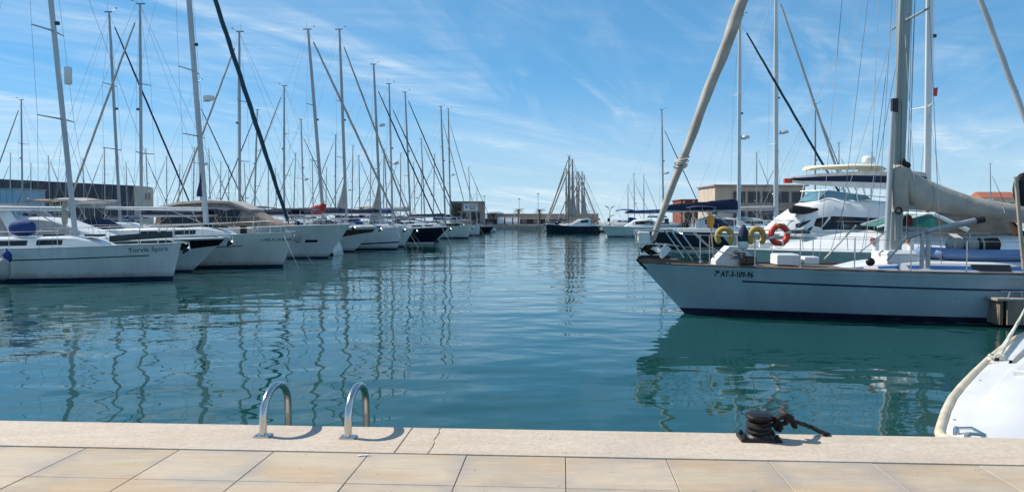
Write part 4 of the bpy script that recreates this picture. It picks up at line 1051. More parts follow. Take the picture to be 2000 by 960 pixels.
loc = onz(776, 487, 0)
l6, h = sailboat('sailboat', 'white sailboat with red sail bundle at its mast and navy waterline stripe', loc, RL, L=13.0, B=4.0, fb=(1.62, 1.35, 1.25), stripe=(1.12, 1.02, 0.0, 'stripe_navy'), rake=0.35, hood='canvas_navy', hood_on=True, bimini='canvas_navy')
occupy(l6, 13.0, 4.0)
mx, zb, H, rk = mastfit(l6, 633, 415, 604, 58)
ms, Pm = rig(l6, mx, 1.5, H, 0.26, rk, spread=((0.34, 1.2), (0.62, 1.0)), beam=4.0, bow=BOWM(h), stern=STERN(h), furl=0.085, furlmat='canvas_grey', boom=(4.4, 2.55, 0.0), cover=0.42, covermat='canvas_navy', mastmat='alu', deckz=1.4)
c = lp(l6, 621, 409); MB().ellipsoid(c, (0.62, 0.34, 0.34), 12, 8).ellipsoid(c + Vector((0.35, 0, 0.22)), (0.3, 0.26, 0.28), 10, 6).build('sail_bundle', 'canvas_red', l6)

v6 = toQ(l6.location)[1] + 5.0; u6 = toQ(l6.location)[0] - 0.6
l6b, h = sailboat('sailboat', 'white sailboat with grey triangular sail head behind the red-bundle boat', Q(u6, v6), RL, L=12.5, B=3.9, fb=(1.45, 1.25, 1.2), detail=1, bimini='canvas_navy')
occupy(l6b, 12.5, 3.9)
mx, zb, H, rk = mastfit(l6b, 677, 415, 664, 58)
rig(l6b, mx, 1.4, H, 0.25, rk, spread=((0.36, 1.1), (0.64, 0.9)), beam=3.9, bow=BOWM(h), stern=STERN(h), furl=0.075, furlmat='canvas_grey', fore_frac=0.96, boom=(4.6, 2.7, 0), cover=0.5, covermat='canvas_navy', deckz=1.3, bag=(2.8, 2.4, 'canvas_grey'))

loc = onz(846, 475, 0)
l7, h = sailboat('sailboat', 'navy-hulled sailboat with long pointed bow in the left row', loc, RL, L=14.0, B=4.1, fb=(1.50, 1.25, 1.2), hullm='navy_gloss', boot='paint_white', rake=1.45, hood='canvas_navy', bimini='canvas_blue')
occupy(l7, 14.0, 4.1, 1.6)
mx, zb, H, rk = mastfit(l7, 744, 415, 731, 126)
ms, Pm = rig(l7, mx, 1.45, H, 0.25, rk, spread=((0.36, 1.1), (0.64, 0.9)), beam=4.0, bow=(0.55, 0, 1.5), stern=STERN(h), furl=0.065, furlmat='canvas_navy', fore_frac=0.88, boom=(5.0, 2.8, 0), cover=0.5, covermat='canvas_navy', deckz=1.3, bag=(2.6, 2.8, 'canvas_beige'))
p = lp(l7, 741, 244); radome(l7, p + Vector((0.28, 0, 0)), 0.28, p)
loc = onz(914, 465, 0)
l8, h = sailboat('sailboat', 'white sailboat with slanted dock lines beyond the navy-hulled one', loc, RL, L=12.0, B=3.8, fb=(1.5, 1.25, 1.2), rake=0.4, hullm='hull_cream', bimini='canvas_navy')
occupy(l8, 12.0, 3.8)
mx, zb, H, rk = mastfit(l8, 870, 420, 862, 208)
rig(l8, mx, 1.4, H, 0.22, rk, beam=3.8, bow=BOWM(h), stern=STERN(h), furl=0.05, furlmat='canvas_grey', fore_frac=0.9, boom=(4.5, 2.6, 0), cover=0.4, deckz=1.3)
loc = onz(936, 460, 0)
l9, h = sailboat('sailboat', 'white sailboat farthest along the left row beside the open channel', loc, RL, L=12.0, B=3.8, fb=(1.55, 1.3, 1.2), rake=0.1, hullm='hull_white', bimini='canvas_grey')
occupy(l9, 12.0, 3.8)
mx, zb, H, rk = mastfit(l9, 880, 420, 876, 213)
ms, Pm = rig(l9, mx, 1.4, H, 0.22, rk, beam=3.8, bow=BOWM(h), stern=STERN(h), furl=0.05, furlmat='canvas_grey', fore_frac=0.9, boom=(4.5, 2.6, 0), cover=0.4, deckz=1.3)
p = lp(l9, 881, 341); radome(l9, p + Vector((0.28, 0, 0)), 0.28, p)

# ---- the big sailboat on the right
loc = onz(1337, 611, 0)
r2, h2 = sailboat('sailboat', 'large pale blue sailboat lettered AT-3-109-96 with beige sail covers at right', loc, RR, L=13.2, B=3.7, fb=(1.16, 1.03, 1.01), hullm='hull_pale_blue', stripe=(0.34, 0.302, 0.12, 'stripe_navy'), boot=None, rake=1.06, hood_on=False, cab=(0.26, 0.74, 0.60, 0.20), wins=False, railm='teak', detail=0, lines=False, deckm='teak', e=0.9, wheel=False)
occupy(r2, 13.2, 3.7, 1.6)
h2.strip(0.0, 1.0, lambda t: -0.12, lambda t: 0.13 + 0.02 * t, 0.007).build('boot_stripe', 'antifoul', r2)
h2.strip(0.0, 0.995, lambda t: h2.sheer(t) - 0.075, lambda t: h2.sheer(t) - 0.01, 0.012).build('rubbing_strake', 'hull_pale_blue', r2)
a = lp(r2, 1394, 533, 0.55); hull_text(h2, r2, '7\u00aa AT-3-109-96', 0.18, a.x, h2.sheer(h2.t_at(a.x)) - 0.225, 1, 'black_gloss', slope=-0.012, reverse=True, wide=0.70, bold=0.0035)
# blue band and window on the low trunk
st2 = []
for i in range(13):
    x = -13.2 * 0.26 + (-13.2 * 0.48) * i / 12; t = h2.t_at(x); k = math.sin(cl((-13.2 * 0.26 - x) / 1.6) * math.pi / 2) ** 0.8; w_ = max(h2.half(t) * 0.60 * (0.45 + 0.55 * k), 0.05); zb_ = h2.deckz(t, 0.6) - 0.05
    st2.append((x, w_, zb_, w_ * 0.86, zb_ + 0.06 + 0.20 * max(k, 0.04)))
xa = lp(r2, 1640, 515, 1.1).x
lofty_win(st2, xa, -9.7, 0.36, 0.66, 0.004, n=20).build('side_stripe', 'stripe_blue', r2)
xw0, xw1 = lp(r2, 1902, 515, 1.1).x, lp(r2, 1978, 515, 1.1).x
lofty_win(st2, xw0, xw1, lambda x: 0.26 + 0.2 * cl(1 - (xw0 - x) / 0.18), 0.80, 0.009, n=10).build('window', 'glass_dark', r2)
# mast and sails
mx, zb, H, rk = mastfit(r2, 1747, 492, 1767, 0)
ms2, Pm2 = rig(r2, mx, 1.1, 17.6, 0.30, rk, spread=((0.335, 1.0), (0.66, 0.8)), beam=3.7, bow=None, stern=STERN(h2), mastmat='alu_green', deckz=1.25, wire_r=0.006, sweep=0.1)
ft = lp(r2, 1274, 468); fm = lp(r2, 1451, 0); dirv = (fm - ft).normalized()
topx = ft + dirv * ((16.9 - ft.z) / dirv.z)
MB().tube([(h2.x(0, 1.16) - 0.35, 0, 1.22), ft, topx], 0.008, 5).build('forestay', 'wire', r2)
fo = furled(ft, topx, 0.062, 0.135, wraps=7, n=18, seg=90).build('furled_headsail', 'canvas_beige', r2, angle=50)
pk = ft + dirv * (lp(r2, 1328, 325) - ft).length
tie = MB()
for k in range(5): tie.tube([pk + dirv * (0.05 * k) + Vector((math.cos(a) * 0.14, math.sin(a) * 0.14, 0.05 * math.sin(a + k))) for a in [i * math.pi / 6 for i in range(12)]], 0.014, 5, closed=True)
tie.build('sail_tie', 'rope_white', fo)
MB().lathe([(0.05, 0), (0.14, 0), (0.14, 0.03), (0.05, 0.04), (0.05, 0.14), (0.14, 0.15), (0.14, 0.18), (0.03, 0.18)], 14, ft - dirv * 0.28).build('furling_drum', 'plastic_black', fo)
# spinnaker pole kept upright along the mast
a = lp(r2, 1731, 490, 0.18); b = lp(r2, 1744, 218, 0.14)
MB().tube([a, b], 0.06, 10).build('spinnaker_pole', 'alu_pale', r2)
MB().box(b + Vector((-0.03, 0, 0.14)), (0.12, 0.12, 0.3)).build('pole_end', 'plastic_black', r2)
# boom with its beige cover running aft, and the cover's apron round the mast
g0 = lp(r2, 1776, 372); rings = []
prof = [(1758, 322, 352), (1772, 331, 392), (1790, 341, 409), (1815, 352, 413), (1850, 366, 417), (1900, 384, 424), (1950, 394, 430), (2000, 400, 436), (2060, 404, 440), (2130, 408, 443), (2200, 412, 446)]
for i, (px_, ya, yb) in enumerate(prof):
    top = lp(r2, px_, ya); bot = lp(r2, px_, yb); hgt = top.z - bot.z; w_ = 0.26 - 0.08 * i / 10 + 0.02 * math.sin(i * 2.3)
    if i == 0: w_ = 0.16
    sec = [(0, 0), (0.55, 0.04), (0.95, 0.2), (1.0, 0.42), (0.72, 0.7), (0.3, 0.93), (0, 1.0), (-0.3, 0.93), (-0.72, 0.7), (-1.0, 0.42), (-0.95, 0.2), (-0.55, 0.04)]
    rings.append([Vector((top.x, a_ * w_, bot.z + c_ * hgt)) for a_, c_ in sec])
bo = MB().tube([lp(r2, 1765, 400) , lp(r2, 2200, 440)], 0.085, 8).build('boom', 'alu_green', r2)
MB().loft(rings).build('sail_cover', 'canvas_beige', bo, angle=60)
for k_ in (3, 6, 9):
    cen = sum(rings[k_], Vector()) / 12
    MB().tube([cen + (q_ - cen) * 1.03 + Vector((0.02 * math.sin(n_ * 1.3), 0, 0)) for n_, q_ in enumerate(rings[k_])], 0.007, 5, closed=True).build('cover_tie', 'canvas_grey', bo)
rings = []
for ya, hw_px, w_ in ((322, 14, 0.15), (330, 22, 0.2), (345, 22, 0.25), (375, 20, 0.27), (400, 19, 0.27), (412, 17, 0.24)):
    c = lp(r2, 1757 - (ya - 322) * 0.03, ya); hx = hw_px * 17.9 / FPX * (1 + 0.04 * math.sin(ya))
    rings.append([c + Vector((math.cos(a) * hx, math.sin(a) * w_ * (1 + 0.06 * math.sin(5 * a + ya)), 0.02 * math.sin(3 * a + ya))) for a in [k * math.pi / 8 for k in range(16)]])
MB().loft(rings).build('cover_apron', 'canvas_beige', bo, angle=60)
MB().tube([lp(r2, 1755, 411, 0.27) + Vector((math.cos(a) * 0.07, 0, math.sin(a) * 0.07)) for a in [k * math.pi / 6 for k in range(12)]], 0.02, 6, closed=True).build('block', 'plastic_black', bo)
MB().ellipsoid(lp(r2, 1769, 323, 0.1), (0.12, 0.10, 0.09), 8, 5).ellipsoid(lp(r2, 1764, 318, 0.12), (0.07, 0.08, 0.11), 7, 5).build('halyard_bundle', 'canvas_black', r2)
# red winch cover at the mast
MB().lathe([(0.10, -0.13), (0.115, -0.10), (0.10, 0.04), (0.07, 0.11), (0.02, 0.13)], 10, lp(r2, 1773, 430, -0.05)).build('winch_cover', 'canvas_maroon', r2)
# halyards down the mast
for i_, (pa, pb, yo) in enumerate(((1752, 1748, 0.16), (1765, 1757, 0.18), (1783, 1770, 0.1), (1789, 1772, 0.0))):
    MB().tube([lp(r2, pa, -60, yo), lp(r2, pb, 470, yo)], 0.008, 4).build('halyard', ('rope_white', 'rope_wire')[i_ % 2], r2)
for pa, ya, pb, yb, yo in ((1716, 0, 1702, 330, 1.0), (1748, 0, 1690, 480, 1.6), (1650, -60, 1600, 505, 1.6), (1745, 60, 1620, 500, 1.0), (1700, -40, 1640, 470, -1.2)):
    MB().tube([lp(r2, pa, ya, yo * 0.2), lp(r2, pb, yb, yo)], 0.006, 4).build('shroud', 'wire', r2)
# pulpit, stanchions, wires
SH = lambda px_, yo=0.0: None
nose = lp(r2, 1240, 450); k1 = lp(r2, 1310, 449, 0.55); k2 = lp(r2, 1333, 457, 0.75)
pm = MB()
for sd in (1, -1):
    f_ = lambda v: Vector((v.x, v.y * sd, v.z))
    pm.tube([Vector((nose.x, 0.14 * sd, nose.z)), Vector((nose.x - 0.2, 0.30 * sd, nose.z)), f_(k1), f_(k1) + Vector((-0.14, 0.04 * sd, -0.04)), f_(k2)], 0.016, 7)
    for (pa, ya), (pb, yb), yo in (((1311, 451), (1352, 508), 0.62), ((1332, 457), (1372, 512), 0.78)): pm.tube([f_(lp(r2, pa, ya, yo)), f_(lp(r2, pb, yb, yo))], 0.017, 7)
    pm.tube([Vector((nose.x, 0.14 * sd, nose.z)), Vector((h2.x(0, 1.16) - 0.04, 0.06 * sd, 1.2))], 0.016, 7)
    pm.tube([Vector((nose.x - 0.08, 0.17 * sd, 1.62)), f_(lp(r2, 1325, 480, 0.66))], 0.012, 6)
pm.tube([Vector((nose.x, 0.14, nose.z)), Vector((nose.x + 0.05, 0, nose.z)), Vector((nose.x, -0.14, nose.z))], 0.016, 7)
pm.build('pulpit', 'steel', r2)
stt = MB().tube([(0, 0, -0.03), (0, 0, 0.68)], 0.0125, 7).lathe([(0.035, 0), (0.035, 0.03), (0.013, 0.08)], 8)
sm_ = None; sp = []
for px_ in (1397, 1483, 1567, 1666, 1768, 1869, 1975):
    tt = h2.t_at(lp(r2, px_, 515, 1.3).x)
    for sd in (1, -1):
        p_ = h2.pt(tt, h2.sheer(tt), sd, -0.07)
        if sm_ is None: sm_ = stt.build('stanchion', 'steel', r2, loc=p_).data
        else: link('stanchion', sm_, r2, p_)
    sp.append(tt)
for sd in (1, -1):
    for kz_ in (0.67, 0.36):
        MB().tube([Vector((k2.x, sd * 0.75, k2.z - (0.67 - kz_)))] + [h2.pt(tt, h2.sheer(tt), sd, -0.07) + Vector((0, 0, kz_)) for tt in sp] + [h2.pt(1, h2.sheer(1), sd, -0.07) + Vector((0, 0, kz_))], 0.0055, 5).build('guard_wire', 'steel', r2)
# stem gear: platform, roller, anchors, white lamp box
zt_ = h2.sheer(0)
MB().loft([[Vector((x, y * w_, zt_ + z)) for y, z in ((-1, 0.02), (1, 0.02), (1, 0.09), (-1, 0.09))] for x, w_ in ((h2.x(0, zt_) + 0.0, 0.10), (h2.x(0, zt_) - 0.9, 0.36))]).build('bow_platform', 'teak', r2)
g = MB().box((h2.x(0, zt_) - 0.36, 0, zt_ + 0.14), (0.7, 0.16, 0.08)); g.tube([(h2.x(0, zt_) - 0.02, -0.1, zt_ + 0.12), (h2.x(0, zt_) - 0.02, 0.1, zt_ + 0.12)], 0.05, 8); g.build('bow_roller', 'cast_iron', r2)
g = MB().tube([lp(r2, 1283, 478), lp(r2, 1262, 480), lp(r2, 1252, 492)], 0.035, 7); c = lp(r2, 1262, 487)
g.add([c + Vector(v) for v in ((0.2, 0.0, 0.05), (-0.1, 0.24, 0.0), (-0.32, 0, -0.10), (-0.1, -0.24, 0.0), (-0.06, 0, -0.12))], [(0, 1, 2), (0, 2, 3), (4, 2, 1), (4, 3, 2), (0, 4, 1), (0, 3, 4)]); g.build('anchor', 'cast_iron', r2)
g = MB(); g.tube([lp(r2, 1275, 505, 0.1), lp(r2, 1268, 488, 0.1), lp(r2, 1280, 470, 0.05)], 0.03, 6); g.tube([lp(r2, 1243, 506, 0.05), lp(r2, 1262, 525, 0.05)], 0.03, 6); g.build('anchor_chain', 'cast_iron', r2)
MB().bbox(lp(r2, 1257, 464), (0.26, 0.24, 0.34), 0.05).build('lamp_box', 'plastic_white', r2)
c = lp(r2, 1298, 491, 0.5)
MB().add([c + Vector(v) for v in ((0.10, 0, -0.13), (0.10, 0.015, 0.03), (-0.02, 0.015, 0.17), (-0.15, 0.02, 0.06), (-0.02, 0.02, -0.10), (0.06, 0.02, -0.16))] + [c + Vector(v) + Vector((0, -0.03, 0)) for v in ((0.10, 0, -0.13), (0.10, 0.015, 0.03), (-0.02, 0.015, 0.17), (-0.15, 0.02, 0.06), (-0.02, 0.02, -0.10), (0.06, 0.02, -0.16))],
         [(0, 1, 2, 3, 4, 5), (11, 10, 9, 8, 7, 6)] + [(i, (i + 1) % 6, 6 + (i + 1) % 6, 6 + i) for i in range(6)]).build('anchor_fluke', 'plastic_white', r2, angle=0)
# deck gear
def deckbox(px0, px1, py0, py1, yo, dep, nm, m, bev=0.03):
    a = lp(r2, px0, py1 + 8, yo); b = lp(r2, px1, py0 + 1, yo); return MB().bbox(((a.x + b.x) / 2, yo - dep / 2, (a.z + b.z) / 2), (abs(a.x - b.x), dep, b.z - a.z), bev).build(nm, m, r2)
a = lp(r2, 1402, 510, 0.3); rings = []
for px_, ya in ((1398, 509), (1412, 494), (1425, 481), (1452, 482), (1470, 500), (1474, 509)):
    p_ = lp(r2, px_, ya, 0.3); rings.append([Vector((p_.x, y, z)) for y, z in ((0.34, 1.06), (0.30, p_.z), (-0.30, p_.z), (-0.34, 1.06))])
MB().loft(rings).build('windlass_cover', 'plastic_white', r2)
deckbox(1518, 1562, 495, 508, 0.35, 0.6, 'hatch', 'plastic_white'); deckbox(1446, 1478, 499, 509, 0.5, 0.4, 'hatch', 'glass_dark')
deckbox(1733, 1792, 489, 505, 0.75, 0.9, 'dorade_box', 'plastic_white', 0.06); deckbox(1572, 1600, 500, 507, 0.4, 0.4, 'cleat_box', 'plastic_white', 0.02)
def cowl(px_, py_, yo):
    p_ = lp(r2, px_, py_, yo); m_ = MB().lathe([(0.075, -0.16), (0.07, -0.14), (0.06, 0.0), (0.075, 0.08), (0.07, 0.15), (0.02, 0.18)], 12, p_)
    o_ = m_.build('cowl_vent', 'plastic_white', r2)
    MB().lathe([(0.075, 0), (0.085, 0.05), (0.06, 0.052), (0.03, 0.01)], 12, p_ + Vector((0.05, 0.0, 0.07)), Matrix.Rotation(math.pi / 2, 3, 'Y')).build('vent_mouth', 'canvas_orange', o_)
cowl(1711, 476, 0.3); cowl(1779, 474, 0.5)
MB().ellipsoid(lp(r2, 1700, 511, 1.35), (0.10, 0.08, 0.09), 8, 6).build('fairlead', 'cast_iron', r2)
# coil of dark line on the foredeck
cc = lp(r2, 1440, 503, 0.75); MB().tube([cc + Vector((math.cos(a) * (0.13 + 0.05 * math.sin(a * 0.37)), math.sin(a) * 0.12, 0.05 * math.sin(a * 0.7) + 0.01 * a / 3)) for a in [i * 0.45 for i in range(70)]], 0.016, 5).build('rope_coil', 'rope_wire', r2)
# folding gangway standing on the side deck with its raised arm
ps = lp(r2, 1800, 524, 1.35); pt_ = lp(r2, 1802, 452, 1.35)
MB().tube([ps, pt_], 0.045, 8).build('gangway_post', 'alu_pale', r2); MB().tube([lp(r2, 1812, 524, 1.3), lp(r2, 1813, 455, 1.3)], 0.05, 8).build('gangway_post', 'alu_pale', r2)
aa = lp(r2, 1732, 509, 1.2); ab = lp(r2, 1772, 464, 1.3); ac = lp(r2, 1808, 452, 1.35); ad = lp(r2, 1905, 431, 1.35); ae = lp(r2, 1922, 428, 1.35)
MB().tube([aa, ab], 0.02, 6).tube([ab, ac], 0.045, 8).tube([ac, ad], 0.065, 8).build('gangway_arm', 'alu', r2); MB().tube([ad, ae], 0.07, 8).build('arm_end', 'plastic_black', r2)
MB().tube([lp(r2, 1984, 345, 1.2), lp(r2, 1991, 430, 1.2), lp(r2, 2000, 525, 1.2)], 0.042, 8).build('boat_hook', 'wood_pale', r2)
MB().ellipsoid(lp(r2, 1999, 370, 1.1), (0.22, 0.16, 0.36), 10, 8).build('buoy_bag', 'canvas_black', r2)
# red vertical tie lines, dock lines from the bow
MB().tube(rope_pts([lp(r2, 1352, 452, 0.8), lp(r2, 1385, 482, 0.9), lp(r2, 1425, 497, 0.9)]), 0.012, 5).build('bow_line', 'rope_white', r2); MB().tube(rope_pts([lp(r2, 1356, 452, 0.8), lp(r2, 1392, 485, 0.9), lp(r2, 1440, 499, 0.9)]), 0.012, 5).build('bow_line', 'rope_white', r2)
MB().tube([lp(r2, 1672, 440, 0.9), lp(r2, 1608, 508, 1.5)], 0.018, 6).build('vang_line', 'rope_white', r2); MB().tube([lp(r2, 1730, 452, 0.5), lp(r2, 1680, 492, 0.8)], 0.015, 6).build('brace', 'steel', r2)
# things hung on the rail
def ringmesh(R_, r_, a0, a1, n=28, flat=1.0):
    return [Vector((math.cos(a0 + (a1 - a0) * i / n) * R_, 0, math.sin(a0 + (a1 - a0) * i / n) * R_ * flat)) for i in range(n + 1)]
def hung(name, px_, py_, yo, label, cat, rz=0.0):
    e_ = empty(name, W(r2, lp(r2, px_, py_, yo)), RR + rz, label, cat); return e_
e_ = hung('life_ring', 1522, 458, 1.25, 'red and white ring lifebuoy hanging on the right sailboat rail', 'lifebuoy', 0.2)
MB().tube(ringmesh(0.185, 0.06, 0, 2 * math.pi)[:-1], 0.064, 10, closed=True).build('ring', 'ring_red', e_)
for k in range(4):
    a0 = math.pi / 4 + k * math.pi / 2 + 0.5; pts = ringmesh(0.185, 0, a0 - 0.12, a0 + 0.12, 3); MB().tube(pts, 0.067, 10).build('band', 'paint_white' if k else 'ring_yellow', e_)
MB().tube([Vector((math.cos(a) * (0.26 + 0.02 * math.cos(4 * a)), 0.01, math.sin(a) * (0.26 + 0.02 * math.cos(4 * a)))) for a in [i * math.pi / 20 for i in range(40)]], 0.006, 4, closed=True).build('grab_line', 'rope_white', e_)
for nm_, px_, lab in (('horseshoe_buoy', 1415, 'yellow horseshoe lifebuoy nearest the bow on the right sailboat'), ('horseshoe_buoy', 1478, 'yellow horseshoe lifebuoy just left of the red ring lifebuoy')):
    e_ = hung(nm_, px_, 462, 1.1 if px_ < 1450 else 1.2, lab, 'lifebuoy', -0.25 if px_ < 1450 else 0.15); e_['group'] = 'lifebuoys on the rail'
    MB().tube(ringmesh(0.15, 0, -0.9, math.pi + 0.9, 22, 1.15), [0.05] + [0.062] * 21 + [0.05], 10).build('buoy', 'ring_yellow', e_)
    MB().tube([Vector((-0.18, 0.065, 0.03)), Vector((-0.05, 0.07, 0.0)), Vector((0.18, 0.065, 0.03))], 0.013, 5).build('strap', 'canvas_grey', e_)
e_ = hung('fender', 1452, 462, 1.15, 'blue and white fender between the two yellow horseshoe lifebuoys', 'fender')
MB().lathe([(0.02, 0.26), (0.05, 0.22), (0.10, 0.12), (0.12, -0.02), (0.12, -0.1)], 12).build('top', 'canvas_navy', e_); MB().lathe([(0.119, -0.1), (0.119, -0.2), (0.07, -0.27), (0.02, -0.29)], 12).build('bottom', 'plastic_white', e_)
e_ = hung('paddle', 1388, 428, 0.95, 'orange paddle standing upright by the bow rail of the right sailboat', 'paddle')
MB().loft([[Vector((x, y, z)) for x, y in ((-w_, 0), (0, -0.02), (w_, 0), (0, 0.02))] for z, w_ in ((0.10, 0.04), (0.07, 0.07), (-0.05, 0.085), (-0.15, 0.05), (-0.19, 0.02))]).build('blade', 'orange', e_); MB().tube([(0, 0, -0.15), (-0.08, 0, -0.85)], 0.016, 6).build('shaft', 'wood_pale', e_)
# inflatable dinghy lashed on the cabin top
a = lp(r2, 1826, 492, 0.55); b = lp(r2, 2010, 494, 0.55); e_ = empty('inflatable_dinghy', W(r2, Vector((a.x, -0.1, a.z - 0.17))), RR, 'pale blue inflatable dinghy with dark covers lashed on the right sailboat', 'dinghy')
ln = a.x - b.x; tb = []
for sd in (1, -1): tb.append(sd)
pts = [Vector((-ln, 0.6, 0.1)), Vector((-ln * 0.5, 0.62, 0.1)), Vector((-0.55, 0.58, 0.11)), Vector((-0.2, 0.38, 0.13)), Vector((0, 0.0, 0.15)), Vector((-0.2, -0.38, 0.13)), Vector((-0.55, -0.58, 0.11)), Vector((-ln * 0.5, -0.62, 0.1)), Vector((-ln, -0.6, 0.1))]
MB().tube(rope_pts(pts), 0.13, 12).build('tube', 'tube_blue', e_); MB().box((-ln * 0.55, 0, 0.06), (ln * 0.9, 1.1, 0.06)).build('floor', 'canvas_navy', e_); MB().tube([(-0.35, 0.53, 0.0), (-ln, 0.66, -0.02)], 0.035, 6).build('rub_strake', 'canvas_navy', e_)
for k, (px0, px1, m_) in enumerate(((1864, 1892, 'canvas_grey'), (1894, 1922, 'canvas_grey'), (1922, 1966, 'canvas_black'))):
    x0_ = lp(r2, px0, 480, 0.55).x - a.x; x1_ = lp(r2, px1, 480, 0.55).x - a.x
    MB().tube([(x0_, 0.36, 0.28), (x0_ - 0.05, 0.36, 0.30), (x1_ + 0.04, 0.3, 0.32), (x1_, 0.3, 0.3)], [0.10, 0.17, 0.17, 0.1], 10).build('cover_roll', m_, e_)
    MB().tube([Vector((x0_ - 0.06, 0.36 + math.cos(q_) * 0.185, 0.30 + math.sin(q_) * 0.185)) for q_ in [j * math.pi / 7 for j in range(14)]], 0.022, 5, closed=True).build('strap', 'canvas_beige', e_)

# wooden finger pontoon end in front of her
c = at(1958, 612, 15.7); zt_ = zheight(587, 15.7)
fp = empty('finger_pontoon', (c.x, 15.7, 0.0), -QA, 'weathered wooden pontoon end with steel cleat in front of the pale blue hull', 'pontoon')
hgt = zt_ - 0.06
for k in range(2):
    MB().bbox((0.0 + 0.02 * (k % 2), 0.16 + k * 0.27, 0.06 + hgt / 2), (0.06, 0.25, hgt), 0.008).build('end_board', 'wood_grey', fp)
for k in range(12): MB().bbox((0.22 + k * 0.30, -0.01 + 0.012 * (k % 2), 0.06 + hgt / 2), (0.285, 0.06, hgt - 0.02), 0.008).build('side_board', ('wood_grey', 'wood_pale')[k % 2], fp)
for k in range(13): MB().bbox((0.02 + k * 0.28, 0.27, zt_ + 0.025), (0.265, 0.60, 0.05), 0.008).build('deck_board', 'wood_pale', fp)
cx = at(1985, 580, 15.7).x - c.x
MB().tube([(cx - 0.16, 0.3, zt_ + 0.16), (cx + 0.4, 0.3, zt_ + 0.16)], 0.018, 7).tube([(cx, 0.3, zt_ + 0.04), (cx + 0.03, 0.3, zt_ + 0.16)], 0.022, 7).tube([(cx + 0.26, 0.3, zt_ + 0.04), (cx + 0.24, 0.3, zt_ + 0.16)], 0.022, 7).build('cleat', 'steel', fp)
MB().box((2.0, 0.28, -0.2), (3.6, 0.42, 0.45)).build('float', 'plastic_black', fp)

# near white launch at the lower right, blunt bow towards the quay
hd = Vector((-0.66, -0.75, 0)).normalized(); BW = Vector((3.55, 5.72, 0))
e_ = empty('launch_boat', BW, math.atan2(hd.y, hd.x), 'white open launch with beige rubber rail close to the quay at lower right', 'boat')
ST = [(-0.13, 0.06), (-0.12, 0.18), (-0.09, 0.28), (0.0, 0.37), (0.14, 0.41), (0.34, 0.445), (0.86, 0.53), (1.46, 0.61), (2.12, 0.665), (2.98, 0.72), (4.04, 0.775), (5.19, 0.815), (6.2, 0.83), (6.7, 0.80)]
SZ = lambda a: 0.50 + 0.015 * cl(a / 4)
hb = lambda a: next((p[1] + (q[1] - p[1]) * (a - p[0]) / (q[0] - p[0]) for p, q in zip(ST, ST[1:]) if p[0] <= a <= q[0]), ST[-1][1])
rl = [Vector((-a, -b, SZ(a))) for a, b in ST]
MB().tube(list(reversed([Vector((p.x, -p.y, p.z)) for p in rl])) + rl, 0.040, 12).build('rub_rail', 'rubber_beige', e_, angle=60)
rows = []
for a, b in ST:
    half_ = [(b - 0.005, SZ(a) - 0.02), (b * 0.95, 0.25), (b * 0.86, 0.05), (b * 0.6, -0.12), (0.0, -0.2)]
    rows.append([Vector((-a, -y, z)) for y, z in half_] + [Vector((-a, y, z)) for y, z in reversed(half_[:-1])])
MB().loft(rows, closed=False).add(rows[-1], [tuple(range(9))]).add(rows[0], [tuple(range(9))]).build('hull', 'hull_white', e_)
# moulded foredeck with a raised panel
A1 = [a for a, b in ST if a < 3.5] + [3.6]
rows = []
for a in A1:
    b = hb(a) - 0.02; k = cl((a - 0.55) / 0.9); pr = [(1.0, 0.0), (0.90, 0.025), (0.66, 0.045), (0.60, 0.05), (0.44, 0.05 + 0.13 * k), (0.20, 0.06 + 0.15 * k), (0.0, 0.065 + 0.155 * k)]
    rows.append([Vector((-a, -b * y, SZ(a) + z)) for y, z in pr] + [Vector((-a, b * y, SZ(a) + z)) for y, z in reversed(pr[:-1])])
MB().loft(rows, closed=False).add(rows[-1], [tuple(range(13))]).build('foredeck', 'runabout_white', e_, angle=22)
# side decks, coaming, cockpit sole, thwarts
A2 = [3.6, 4.04, 5.19, 6.2, 6.68]
for sd in (-1, 1):
    MB().grid([[Vector((-a, sd * (hb(a) - 0.02), SZ(a))), Vector((-a, sd * (hb(a) - 0.06), SZ(a) + 0.025)), Vector((-a, sd * (hb(a) - 0.24), SZ(a) + 0.04)), Vector((-a, sd * (hb(a) - 0.25), SZ(a) + 0.08)), Vector((-a, sd * (hb(a) - 0.28), SZ(a) + 0.08)), Vector((-a, sd * (hb(a) - 0.30), 0.12))] for a in A2]).build('side_deck', 'runabout_white', e_, angle=22)
MB().grid([[Vector((-a, y * (hb(a) - 0.29), 0.12)) for y in (-1, 1)] for a in A2]).build('cockpit_sole', 'deck', e_)
for a in (4.5, 5.6): MB().bbox((-a, 0, 0.36), (0.42, 2 * (hb(a) - 0.30), 0.06), 0.02).build('thwart', 'teak', e_)
MB().box((-6.66, 0, 0.34), (0.08, 1.5, 0.42)).build('transom', 'runabout_white', e_)
o_ = MB().box((-6.85, 0, 0.68), (0.42, 0.28, 0.42)).tube([(-6.85, 0, 0.6), (-6.9, 0, -0.4)], 0.07, 8).build('outboard_motor', 'plastic_black', e_)
Mi = Matrix.LocRotScale(e_.location, e_.rotation_euler, None).inverted()
L_ = lambda x, y, z: Mi @ onz(x, y, z)
q0 = L_(1868, 836, 0.58); q1 = L_(1898, 835, 0.60); q2 = L_(1924, 849, 0.60); q3 = L_(1890, 848, 0.58); q4 = L_(1894, 846, 0.60)
cm_ = MB().tube([q0, q1, q2], 0.012, 8).tube([q2 + Vector((0, 0, 0.002)), q4, q3], 0.012, 8)
for q_ in (q0, q3): cm_.lathe([(0.025, -0.06), (0.022, 0.0), (0.015, 0.015)], 10, q_)
cm_.build('fairlead', 'steel', e_)
kn = L_(1946, 700, 0.56)
MB().ellipsoid(kn, (0.09, 0.06, 0.045), 10, 6).build('cleat', 'cast_iron', e_)
